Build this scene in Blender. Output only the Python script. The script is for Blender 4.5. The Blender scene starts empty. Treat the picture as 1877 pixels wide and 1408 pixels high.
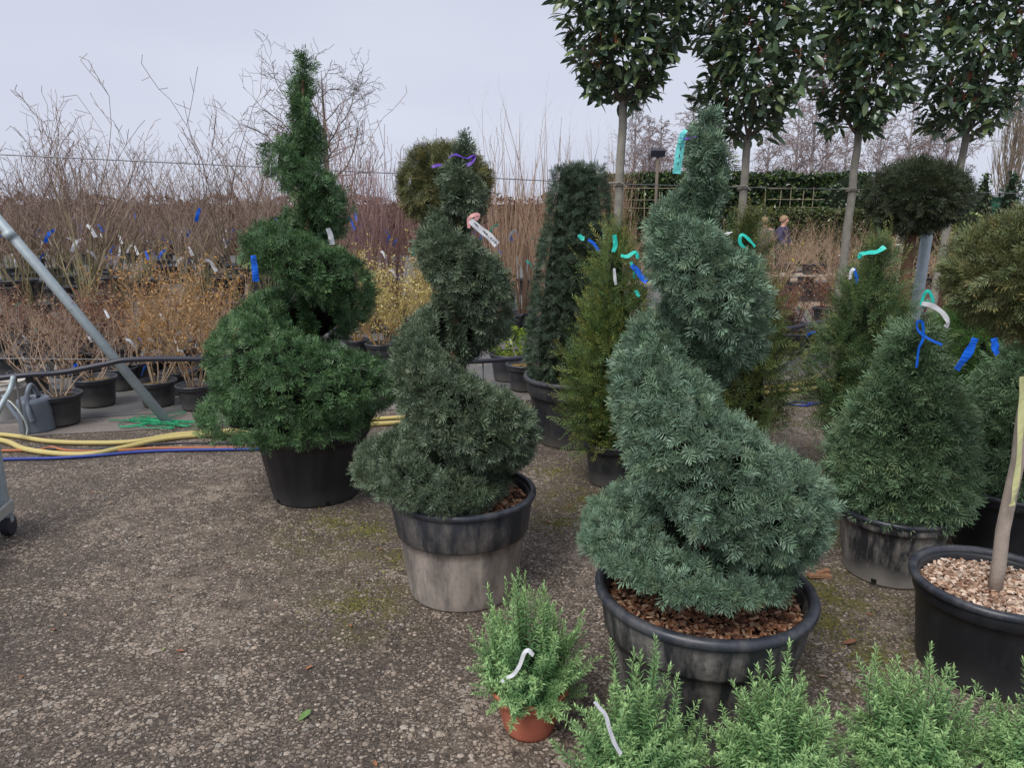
import bpy, math, random
import numpy as np
from mathutils import Vector, Matrix

S = bpy.context.scene
COL = S.collection
PI = math.pi

# ------------------------------------------------------------------ camera, sky, sun, exposure
F, CX, CY, CAMH, HOR = 1330.0, 938.5, 704.0, 1.6, 395.0     # photograph pixels (1877 x 1408)
PITCH = math.atan((CY - HOR) / F)
cam = bpy.data.cameras.new('camera')
cam.sensor_width = 36.0
cam.lens = 36.0 * F / 1877.0
cam.clip_start = 0.05
cam.clip_end = 2000.0
camo = bpy.data.objects.new('camera', cam)
COL.objects.link(camo)
camo.location = (0, 0, CAMH)
camo.rotation_euler = (PI / 2 - PITCH, 0, 0)
S.camera = camo

SUN_EL, SUN_AZ = math.radians(52), math.radians(215)     # azimuth from +Y clockwise: behind and to the left
world = bpy.data.worlds.new('World')
S.world = world
world.use_nodes = True
wt = world.node_tree
wt.nodes.clear()
wo = wt.nodes.new('ShaderNodeOutputWorld')
bg = wt.nodes.new('ShaderNodeBackground')
bg.inputs['Strength'].default_value = 0.1
sky = wt.nodes.new('ShaderNodeTexSky')
sky.sky_type = 'NISHITA'
sky.sun_disc = False
sky.sun_elevation = SUN_EL
sky.sun_rotation = SUN_AZ
hs = wt.nodes.new('ShaderNodeHueSaturation')
hs.inputs['Saturation'].default_value = 0.25
tc = wt.nodes.new('ShaderNodeTexCoord')
mp = wt.nodes.new('ShaderNodeMapping')
mp.inputs['Scale'].default_value = (1.2, 1.2, 4.0)
nz = wt.nodes.new('ShaderNodeTexNoise')
nz.inputs['Scale'].default_value = 1.6
nz.inputs['Detail'].default_value = 4
cr = wt.nodes.new('ShaderNodeValToRGB')
cr.color_ramp.elements[0].position = 0.3
cr.color_ramp.elements[0].color = (3.05, 3.26, 3.98, 1)
cr.color_ramp.elements[1].position = 0.75
cr.color_ramp.elements[1].color = (3.55, 3.74, 4.4, 1)
mx = wt.nodes.new('ShaderNodeMix')
mx.data_type = 'RGBA'
mx.inputs[0].default_value = 0.93
L = wt.links.new
L(sky.outputs[0], hs.inputs['Color'])
L(tc.outputs['Generated'], mp.inputs[0]); L(mp.outputs[0], nz.inputs['Vector'])
L(nz.outputs['Fac'], cr.inputs[0])
L(hs.outputs[0], mx.inputs[6]); L(cr.outputs[0], mx.inputs[7])
L(mx.outputs[2], bg.inputs['Color']); L(bg.outputs[0], wo.inputs[0])

sun = bpy.data.lights.new('sun', 'SUN')
sun.energy = 1.5
sun.angle = math.radians(25)
sun.color = (1.0, 0.97, 0.93)
suno = bpy.data.objects.new('sun', sun)
COL.objects.link(suno)
sd = Vector((math.sin(SUN_AZ) * math.cos(SUN_EL), math.cos(SUN_AZ) * math.cos(SUN_EL), math.sin(SUN_EL)))
suno.rotation_euler = sd.to_track_quat('Z', 'Y').to_euler()
suno.location = (0, 0, 20)
S.view_settings.view_transform = 'Standard'
S.view_settings.look = 'None'
S.view_settings.gamma = 1.0
S.view_settings.exposure = 0.95
S.cycles.use_light_tree = False
S.cycles.max_bounces = 4
S.cycles.diffuse_bounces = 2
S.cycles.glossy_bounces = 1
S.cycles.transmission_bounces = 2
S.cycles.transparent_max_bounces = 8


# ------------------------------------------------------------------ helpers: pixels to places
def ray(x, y):
    u = (x - CX) / F
    v = (CY - y) / F
    return np.array((u, math.cos(PITCH) + math.sin(PITCH) * v, -math.sin(PITCH) + math.cos(PITCH) * v))


def gp(x, y, z=0.0):                       # pixel -> the point where its ray meets height z
    r = ray(x, y)
    t = (z - CAMH) / r[2]
    return np.array((r[0] * t, r[1] * t, z))


def at(x, y, Y):                           # pixel -> the point at distance Y
    r = ray(x, y)
    t = Y / r[1]
    return np.array((r[0] * t, Y, CAMH + r[2] * t))


# ------------------------------------------------------------------ helpers: materials
def nodes_of(m):
    m.use_nodes = True
    nt = m.node_tree
    return nt, nt.nodes['Principled BSDF']


def N(nt, kind, **kw):
    n = nt.nodes.new('ShaderNode' + kind)
    for k, v in kw.items():
        if hasattr(n, k):
            setattr(n, k, v)
        else:
            n.inputs[k.replace('_', ' ')].default_value = v
    return n


def mixc(nt, fac, a, b, blend='MIX'):
    m = nt.nodes.new('ShaderNodeMix')
    m.data_type = 'RGBA'
    m.blend_type = blend
    for i, v in ((0, fac), (6, a), (7, b)):
        if hasattr(v, 'links') or isinstance(v, bpy.types.NodeSocket):
            nt.links.new(v, m.inputs[i])
        else:
            m.inputs[i].default_value = v if i == 0 else (*v, 1)
    return m.outputs[2]


def ramp(nt, src, p0, p1, c0=0.0, c1=1.0):
    n = nt.nodes.new('ShaderNodeMapRange')
    n.inputs[1].default_value = p0
    n.inputs[2].default_value = p1
    n.inputs[3].default_value = c0
    n.inputs[4].default_value = c1
    nt.links.new(src, n.inputs[0])
    return n.outputs[0]


def noise(nt, vec, scale, detail=4, rough=0.55):
    n = nt.nodes.new('ShaderNodeTexNoise')
    n.inputs['Scale'].default_value = scale
    n.inputs['Detail'].default_value = detail
    n.inputs['Roughness'].default_value = rough
    if vec is not None:
        nt.links.new(vec, n.inputs['Vector'])
    return n.outputs['Fac']


def objco(nt):
    return nt.nodes.new('ShaderNodeTexCoord').outputs['Object']


def bump(nt, bs, h, strength=0.4, dist=0.01):
    b = nt.nodes.new('ShaderNodeBump')
    b.inputs['Strength'].default_value = strength
    b.inputs['Distance'].default_value = dist
    nt.links.new(h, b.inputs['Height'])
    nt.links.new(b.outputs[0], bs.inputs['Normal'])


MATS = {}


def plain(name, col, rough=0.6, var=0.25, scale=12.0, spec=0.4, metal=0.0, bmp=0.0):
    if name in MATS:
        return MATS[name]
    m = bpy.data.materials.new(name)
    nt, bs = nodes_of(m)
    f = noise(nt, objco(nt), scale)
    c = mixc(nt, f, tuple(c * (1 - var) for c in col), tuple(min(1, c * (1 + var)) for c in col))
    nt.links.new(c, bs.inputs['Base Color'])
    bs.inputs['Roughness'].default_value = rough
    bs.inputs['Specular IOR Level'].default_value = spec
    bs.inputs['Metallic'].default_value = metal
    if bmp:
        bump(nt, bs, noise(nt, objco(nt), scale * 6), bmp, 0.004)
    MATS[name] = m
    return m


def leafmat(name, rough=0.5, spec=0.35, trans=0.0):
    m = bpy.data.materials.new(name)          # colour from the per-leaf attribute
    nt, bs = nodes_of(m)
    a = nt.nodes.new('ShaderNodeAttribute')
    a.attribute_name = 'Col'
    nt.links.new(a.outputs['Color'], bs.inputs['Base Color'])
    bs.inputs['Roughness'].default_value = rough
    bs.inputs['Specular IOR Level'].default_value = spec
    if trans:
        t = nt.nodes.new('ShaderNodeBsdfTranslucent')
        nt.links.new(a.outputs['Color'], t.inputs['Color'])
        x = nt.nodes.new('ShaderNodeMixShader')
        x.inputs[0].default_value = trans
        nt.links.new(bs.outputs[0], x.inputs[1])
        nt.links.new(t.outputs[0], x.inputs[2])
        nt.links.new(x.outputs[0], nt.nodes['Material Output'].inputs[0])
    MATS[name] = m
    return m


def potmat(name, base, dirt, amount, low=0.0, band=9.0, rough=0.5):
    """black plastic, with dried dirt: `amount` all over, more below height `band`, `low` near the ground"""
    m = bpy.data.materials.new(name)
    nt, bs = nodes_of(m)
    co = objco(nt)
    sep = nt.nodes.new('ShaderNodeSeparateXYZ')
    nt.links.new(co, sep.inputs[0])
    st = nt.nodes.new('ShaderNodeMapping')
    st.inputs['Scale'].default_value = (1, 1, 0.22)
    nt.links.new(co, st.inputs[0])
    n1 = noise(nt, st.outputs[0], 14, 6, 0.65)
    n2 = noise(nt, co, 55, 4, 0.6)
    n3 = noise(nt, co, 5, 3, 0.5)

    def math_(op, a, b):
        k = nt.nodes.new('ShaderNodeMath')
        k.operation = op
        for i, v in enumerate((a, b)):
            if isinstance(v, bpy.types.NodeSocket):
                nt.links.new(v, k.inputs[i])
            else:
                k.inputs[i].default_value = v
        return k.outputs[0]
    streak = math_('MULTIPLY', ramp(nt, n1, 0.42, 0.62), ramp(nt, n2, 0.25, 0.6, 0.4, 1))
    below = ramp(nt, sep.outputs[2], band + 0.004, band - 0.004)
    ground = ramp(nt, math_('ADD', sep.outputs[2], math_('MULTIPLY', n3, -0.12)), 0.06, -0.05)
    f = math_('MULTIPLY', streak, amount)
    if band < 5:
        f = math_('MAXIMUM', f, math_('MULTIPLY', below, math_('MULTIPLY', ramp(nt, n1, 0.34, 0.60, 0.30, 1), ramp(nt, n2, 0.2, 0.5, 0.75, 1))))
    if low:
        f = math_('MAXIMUM', f, math_('MULTIPLY', ground, low))
    d2 = mixc(nt, n3, tuple(c * 0.75 for c in dirt), tuple(c * 1.2 for c in dirt))
    c = mixc(nt, f, base, d2)
    nt.links.new(c, bs.inputs['Base Color'])
    nt.links.new(ramp(nt, f, 0, 1, rough, 0.9), bs.inputs['Roughness'])
    bump(nt, bs, n2, 0.15, 0.002)
    MATS[name] = m
    return m


# ------------------------------------------------------------------ helpers: meshes
def npmesh(name, V, faces, mat, cols=None, smooth=False):
    """V (n,3); faces: list of integer arrays (m,k)"""
    me = bpy.data.meshes.new(name)
    V = np.asarray(V, np.float32)
    faces = [np.asarray(f, np.int32) for f in faces if len(f)]
    nl = sum(f.size for f in faces)
    npoly = sum(len(f) for f in faces)
    me.vertices.add(len(V))
    me.vertices.foreach_set('co', V.ravel())
    me.loops.add(nl)
    me.polygons.add(npoly)
    me.loops.foreach_set('vertex_index', np.concatenate([f.ravel() for f in faces]))
    st, k = [], 0
    for f in faces:
        st.append(k + np.arange(len(f)) * f.shape[1])
        k += f.size
    me.polygons.foreach_set('loop_start', np.concatenate(st).astype(np.int32))
    me.polygons.foreach_set('use_smooth', np.full(npoly, smooth))
    if cols is not None:
        at_ = me.color_attributes.new('Col', 'FLOAT_COLOR', 'POINT')
        c4 = np.ones((len(V), 4), np.float32)
        c4[:, :3] = cols
        at_.data.foreach_set('color', c4.ravel())
    me.update(calc_edges=True)
    if mat:
        me.materials.append(mat)
    return me


def obj(name, me, parent=None, loc=None, kind=None):
    o = bpy.data.objects.new(name, me)
    COL.objects.link(o)
    if parent:
        o.parent = parent
    if loc is not None:
        o.location = tuple(float(v) for v in loc)
    if kind:
        o['kind'] = kind
    return o


def tag(o, label, cat, group=None):
    o['label'] = label
    o['category'] = cat
    if group:
        o['group'] = group
    return o


def thing(name, label, cat, loc, rz=0.0, group=None):
    o = obj(name, None, None, loc)
    o.rotation_euler = (0, 0, rz)
    return tag(o, label, cat, group)


def copy_tree(o, parent=None):
    c = o.copy()
    COL.objects.link(c)
    c.parent = parent
    for ch in o.children:
        copy_tree(ch, c)
    return c


class MB:
    """collects shapes, builds ONE mesh"""
    def __init__(self):
        self.V, self.q, self.t, self.n = [], [], [], 0
        self.C = []

    def add(self, V, quads=None, tris=None, col=None):
        V = np.asarray(V, float)
        if quads is not None and len(quads):
            self.q.append(np.asarray(quads) + self.n)
        if tris is not None and len(tris):
            self.t.append(np.asarray(tris) + self.n)
        self.V.append(V)
        if col is not None:
            self.C.append(np.broadcast_to(np.asarray(col, float), V.shape))
        self.n += len(V)
        return self

    def box(self, c, s, R=None, bev=0.0):
        h = np.array(s) / 2.0
        v = np.array([[x, y, z] for z in (-1, 1) for y in (-1, 1) for x in (-1, 1)]) * h
        if R is not None:
            v = v @ np.array(R).T
        return self.add(v + np.array(c), [[0, 2, 3, 1], [4, 5, 7, 6], [0, 1, 5, 4], [2, 6, 7, 3], [0, 4, 6, 2], [1, 3, 7, 5]])

    def lathe(self, prof, n=48, ribs=None, c=(0, 0, 0)):
        """prof: list of (r,z); ribs: (count, depth, z0, z1)"""
        th = np.linspace(0, 2 * PI, n, endpoint=False)
        V = []
        for r, z in prof:
            rr = np.full(n, r)
            if ribs and ribs[2] < z < ribs[3]:
                rr = rr - ribs[1] * np.clip(np.cos(th * ribs[0]) * 4 - 2.6, 0, 1)
            V.append(np.stack([rr * np.cos(th), rr * np.sin(th), np.full(n, z)], 1))
        V = np.concatenate(V) + np.array(c)
        q = []
        for i in range(len(prof) - 1):
            a = i * n + np.arange(n)
            b = i * n + (np.arange(n) + 1) % n
            q.append(np.stack([a, b, b + n, a + n], 1))
        return self.add(V, np.concatenate(q))

    def tube(self, pts, r, n=8, cap=True):
        pts = np.asarray(pts, float)
        m = len(pts)
        r = np.broadcast_to(np.asarray(r, float), (m,))
        d = np.gradient(pts, axis=0)
        d /= np.linalg.norm(d, axis=1)[:, None] + 1e-9
        up = np.array([0, 0, 1.0]) if abs(d[0][2]) < 0.9 else np.array([1.0, 0, 0])
        a = np.cross(d[0], up)
        a /= np.linalg.norm(a)
        th = np.linspace(0, 2 * PI, n, endpoint=False)
        V = []
        for i in range(m):
            a = a - d[i] * np.dot(a, d[i])
            a /= np.linalg.norm(a) + 1e-9
            b = np.cross(d[i], a)
            V.append(pts[i] + r[i] * (np.cos(th)[:, None] * a + np.sin(th)[:, None] * b))
        q = []
        for i in range(m - 1):
            k = i * n + np.arange(n)
            k2 = i * n + (np.arange(n) + 1) % n
            q.append(np.stack([k, k2, k2 + n, k + n], 1))
        V = np.concatenate(V)
        t = []
        if cap:
            V = np.concatenate([V, pts[:1], pts[-1:]])
            for j in range(n):
                t.append([m * n, (j + 1) % n, j])
                t.append([m * n + 1, (m - 1) * n + j, (m - 1) * n + (j + 1) % n])
        return self.add(V, np.concatenate(q), t)

    def mesh(self, name, mat, smooth=False):
        fs = []
        if self.q:
            fs.append(np.concatenate(self.q))
        if self.t:
            fs.append(np.concatenate(self.t))
        cols = np.concatenate(self.C) if self.C else None
        return npmesh(name, np.concatenate(self.V), fs, mat, cols, smooth)

    def build(self, name, mat, parent=None, smooth=False, loc=None, kind=None):
        return obj(name, self.mesh(name, mat, smooth), parent, loc, kind)


def smooth_path(pts, k=8):
    """Catmull-Rom through the points"""
    p = np.asarray(pts, float)
    p = np.concatenate([[2 * p[0] - p[1]], p, [2 * p[-1] - p[-2]]])
    out = []
    for i in range(1, len(p) - 2):
        for t in np.linspace(0, 1, k, endpoint=False):
            a, b, c, d = p[i - 1], p[i], p[i + 1], p[i + 2]
            out.append(0.5 * (2 * b + (c - a) * t + (2 * a - 5 * b + 4 * c - d) * t * t + (3 * b - a - 3 * c + d) * t ** 3))
    out.append(p[-2])
    return np.array(out)


def segmesh(name, segs, mat, sides=3, cols=None):
    """segs (n,8): p0 p1 r0 r1 -> thin prisms"""
    s = np.asarray(segs, float)
    p0, p1, r0, r1 = s[:, :3], s[:, 3:6], s[:, 6], s[:, 7]
    d = p1 - p0
    d /= np.linalg.norm(d, axis=1)[:, None] + 1e-9
    ref = np.where(np.abs(d[:, 2:3]) < 0.9, [[0, 0, 1.0]], [[1.0, 0, 0]])
    a = np.cross(d, ref)
    a /= np.linalg.norm(a, axis=1)[:, None] + 1e-9
    b = np.cross(d, a)
    th = np.linspace(0, 2 * PI, sides, endpoint=False)
    off = np.cos(th)[None, :, None] * a[:, None, :] + np.sin(th)[None, :, None] * b[:, None, :]
    V = np.concatenate([p0[:, None, :] + off * r0[:, None, None], p1[:, None, :] + off * r1[:, None, None]], 1).reshape(-1, 3)
    n = len(s)
    base = (np.arange(n) * 2 * sides)[:, None]
    q = []
    for j in range(sides):
        k = (j + 1) % sides
        q.append(np.concatenate([base + j, base + k, base + sides + k, base + sides + j], 1))
    c = None if cols is None else np.repeat(np.asarray(cols), 2 * sides, 0)
    return npmesh(name, V, [np.concatenate(q)], mat, c)


# ------------------------------------------------------------------ foliage made of needle sprays
def spray_template(rng, n=14, length=0.055, nl=0.026, w=0.0034, ang=58, lift=0.3):
    """a yew shoot along +X, needles in two ranks; quads"""
    V, q = [], []
    for i in range(n):
        t = (i + 0.5) / n
        base = np.array([t * length, 0, rng.normal(0, 0.0012)])
        sgn = 1 if i % 2 else -1
        a = math.radians(ang * (1 - 0.55 * t ** 2) + rng.normal(0, 7))
        el = rng.normal(lift, 0.22)
        d = np.array([math.cos(a) * math.cos(el), sgn * math.sin(a) * math.cos(el), math.sin(el)])
        l = nl * (0.75 + 0.4 * math.sin(PI * min(1, t + 0.2))) * rng.uniform(0.85, 1.1)
        side = np.cross(d, [0, 0, 1])
        side /= np.linalg.norm(side) + 1e-9
        k = len(V)
        V += [base, base + d * l * 0.5 + side * w / 2, base + d * l, base + d * l * 0.5 - side * w / 2]
        q.append([k, k + 1, k + 2, k + 3])
    k = len(V)                                  # the woody shoot itself
    V += [np.array([-0.012, -0.0012, -0.001]), np.array([length, 0, 0]), np.array([-0.012, 0.0012, -0.001]), np.array([-0.013, 0, 0.001])]
    q.append([k, k + 1, k + 2, k + 3])
    return np.array(V), np.array(q)


def place(templates, P, D, U, scale, cols, rng, tipcol=None):
    """instances the templates at P, X axis along D, Z axis towards U; returns V, quads, colours"""
    D = D / (np.linalg.norm(D, axis=1)[:, None] + 1e-9)
    Yv = np.cross(U, D)
    Yv /= np.linalg.norm(Yv, axis=1)[:, None] + 1e-9
    Z = np.cross(D, Yv)
    which = rng.integers(0, len(templates), len(P))
    Vs, Qs, Cs, base = [], [], [], 0
    for k, (tv, tq) in enumerate(templates):
        m = which == k
        if not m.any():
            continue
        R = np.stack([D[m], Yv[m], Z[m]], 2)
        v = np.einsum('nij,vj->nvi', R, tv) * scale[m][:, None, None] + P[m][:, None, :]
        n = len(v)
        q = tq[None] + (np.arange(n) * len(tv))[:, None, None] + base
        c = np.repeat(cols[m][:, None, :], len(tv), 1)
        if tipcol is not None:
            tt = np.clip(tv[:, 0] / tv[:, 0].max(), 0, 1) ** 2
            c = c * (1 - 0.55 * tt[None, :, None]) + tipcol[m][:, None, :] * 0.55 * tt[None, :, None]
        Vs.append(v.reshape(-1, 3)); Qs.append(q.reshape(-1, tq.shape[1])); Cs.append(c.reshape(-1, 3))
        base += n * len(tv)
    return np.concatenate(Vs), np.concatenate(Qs), np.concatenate(Cs)


def needles(name, P, Nn, parent, rng, pal, mat, scale=1.0, out=0.7, up=0.15, jit=0.9, tip=None, tipmix=0.25, tmpl=None, deep=0.025, kw=None):
    """sprays over the points P with normals Nn (local to the parent)"""
    n = len(P)
    T = tmpl or [spray_template(rng, **(kw or {})) for _ in range(5)]
    D = Nn * out + rng.normal(0, jit, (n, 3)) * 0.6
    D[:, 2] += up
    U = Nn + rng.normal(0, 0.45, (n, 3))
    sc = scale * rng.uniform(0.7, 1.3, n)
    pal = np.array(pal)
    w = rng.dirichlet(np.ones(len(pal)) * 0.9, n)
    c = (w @ pal) * rng.uniform(0.65, 1.25, n)[:, None]
    tc_ = c * 1.25
    if tip is not None:
        k = rng.random(n) < tipmix
        tc_[k] = np.array(tip) * rng.uniform(0.7, 1.2, k.sum())[:, None]
    Pp = P - Nn * (rng.random(n)[:, None] * deep)
    V, Q, C = place(T, Pp, D, U, sc, c, rng, tc_)
    me = npmesh(name, V, [Q], mat, C)
    return obj(name, me, parent)


def lump(P, seed, amp, f):
    """cheap smooth noise for uneven outlines"""
    r = np.random.default_rng(seed)
    o = np.zeros(len(P))
    for i in range(6):
        k = r.normal(0, f * (1 + i * 0.4), 3)
        o += np.sin(P @ k + r.uniform(0, 6.28)) / (1 + 0.5 * i)
    return o * amp / 2.2


def revolve_points(rng, prof, n, amp=0.02, f=6, seed=1):
    """random points + normals on a surface of revolution; prof = [(z, r)] rising"""
    prof = np.array(prof, float)
    z = prof[:, 0]
    r = prof[:, 1]
    seg = np.hypot(np.diff(z), np.diff(r)) * (r[1:] + r[:-1] + 0.01)
    cdf = np.concatenate([[0], np.cumsum(seg)]) / seg.sum()
    u = rng.random(n)
    i = np.clip(np.searchsorted(cdf, u) - 1, 0, len(seg) - 1)
    t = (u - cdf[i]) / (cdf[i + 1] - cdf[i] + 1e-9)
    zz = z[i] + t * (z[i + 1] - z[i])
    rr = r[i] + t * (r[i + 1] - r[i])
    th = rng.uniform(0, 2 * PI, n)
    dz, dr = z[i + 1] - z[i], r[i + 1] - r[i]
    ln = np.hypot(dz, dr) + 1e-9
    Nn = np.stack([np.cos(th) * dz / ln, np.sin(th) * dz / ln, -dr / ln], 1)
    P = np.stack([rr * np.cos(th), rr * np.sin(th), zz], 1)
    P = P + Nn * lump(P, seed, amp, f)[:, None]
    return P, Nn


def core_lathe(parent, prof, mat, shrink=0.8, name='twig_shade_core', zlow=None):
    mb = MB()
    mb.lathe([(max(0.002, r * shrink - 0.01), z) for z, r in prof], 20)  # solid core filling the plant, its dark colour is painted shade
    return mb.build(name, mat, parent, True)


# ------------------------------------------------------------------ materials
M_YEW = leafmat('yew_needles', 0.5, 0.35)
M_SOFT = leafmat('soft_leaves', 0.55, 0.25, 0.25)
M_GLOSS = leafmat('glossy_leaves', 0.28, 0.55, 0.18)
M_DRY = leafmat('dry_leaves', 0.8, 0.1, 0.2)
M_SHADE = plain('painted_shade', (0.012, 0.016, 0.010), 0.9, 0.5, 40, 0.05)  # near-black colour stands in for shade inside foliage, drain holes and the can
M_BARK = plain('yew_bark', (0.16, 0.09, 0.06), 0.85, 0.45, 30, 0.1, bmp=0.5)
M_SMOOTHBARK = plain('grey_smooth_bark', (0.36, 0.30, 0.255), 0.8, 0.35, 22, 0.15, bmp=0.4)
M_TRUNK = plain('photinia_bark', (0.25, 0.235, 0.20), 0.85, 0.4, 18, 0.1, bmp=0.5)
BLACK = (0.018, 0.020, 0.025)
M_POTB = potmat('black_plastic', BLACK, (0.16, 0.145, 0.125), 0.22, 0.55, rough=0.42)
M_POTC = potmat('clean_black_plastic', (0.010, 0.011, 0.014), (0.10, 0.095, 0.09), 0.15, 0.35, rough=0.45)
M_POTD = potmat('dusty_plastic', BLACK, (0.36, 0.31, 0.265), 0.30, 0.75, 0.285, 0.5)
M_POTE = potmat('scuffed_plastic', BLACK, (0.30, 0.275, 0.245), 0.95, 0.95, rough=0.5)
M_POTF = potmat('front_pot_plastic', (0.016, 0.017, 0.020), (0.30, 0.275, 0.245), 0.5, 0.8, rough=0.42)
M_RIM = potmat('rim_plastic', (0.026, 0.030, 0.041), (0.19, 0.18, 0.17), 0.3, 0.0, rough=0.36)
M_TERRA = plain('terracotta_plastic', (0.45, 0.14, 0.085), 0.55, 0.12, 8, 0.35)
M_PEAT = plain('peat', (0.05, 0.03, 0.02), 0.95, 0.5, 60, 0.05, bmp=0.8)
M_MOSSPEAT = plain('mossy_peat', (0.22, 0.145, 0.05), 0.95, 0.5, 40, 0.05, bmp=0.8)
M_CHIP = leafmat('bark_chips', 0.85, 0.15)
M_GALV = plain('galvanised_steel', (0.36, 0.42, 0.44), 0.55, 0.18, 30, 0.5, 0.25)
M_WIRE = plain('wire_steel', (0.20, 0.20, 0.21), 0.5, 0.1, 30, 0.5, 0.4)
M_PIPE = plain('irrigation_pipe', (0.03, 0.03, 0.045), 0.45, 0.3, 10, 0.5)
M_TWIG = leafmat('twigs', 0.85, 0.12)
M_HOSEY = plain('yellow_hose', (0.52, 0.43, 0.17), 0.6, 0.15, 6, 0.3)
M_HOSEO = plain('orange_hose', (0.40, 0.15, 0.065), 0.6, 0.2, 6, 0.3)
M_HOSEB = plain('blue_hose', (0.025, 0.05, 0.26), 0.5, 0.2, 6, 0.4)
M_BLUE = plain('blue_tape', (0.0, 0.11, 0.62), 0.45, 0.1, 9, 0.4)
M_TEAL = plain('teal_tape', (0.02, 0.50, 0.40), 0.45, 0.1, 9, 0.4)
M_AQUA = plain('aqua_label', (0.13, 0.58, 0.55), 0.5, 0.06, 9, 0.4)
M_PURPLE = plain('purple_tape', (0.09, 0.025, 0.33), 0.45, 0.15, 9, 0.4)
M_WHITE = plain('white_label', (0.60, 0.61, 0.64), 0.5, 0.05, 9, 0.3)
M_PINK = plain('pink_tape', (0.65, 0.33, 0.32), 0.5, 0.1, 9, 0.3)
M_YELLOW = plain('yellow_tape', (0.62, 0.52, 0.02), 0.5, 0.1, 9, 0.3)
M_LEMON = plain('pale_lemon_tape', (0.60, 0.60, 0.30), 0.55, 0.06, 9, 0.3)
M_PRINT = plain('black_print', (0.03, 0.03, 0.04), 0.7, 0.1)
M_GTWINE = plain('green_twine', (0.01, 0.26, 0.11), 0.6, 0.2)
M_RED = plain('red_tag', (0.55, 0.03, 0.03), 0.5, 0.1)
WHITES = [M_WHITE, M_WHITE, M_WHITE, M_BLUE]
TAPES = [M_WHITE, M_BLUE, M_WHITE, M_BLUE, M_WHITE, M_YELLOW, M_TEAL]


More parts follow.
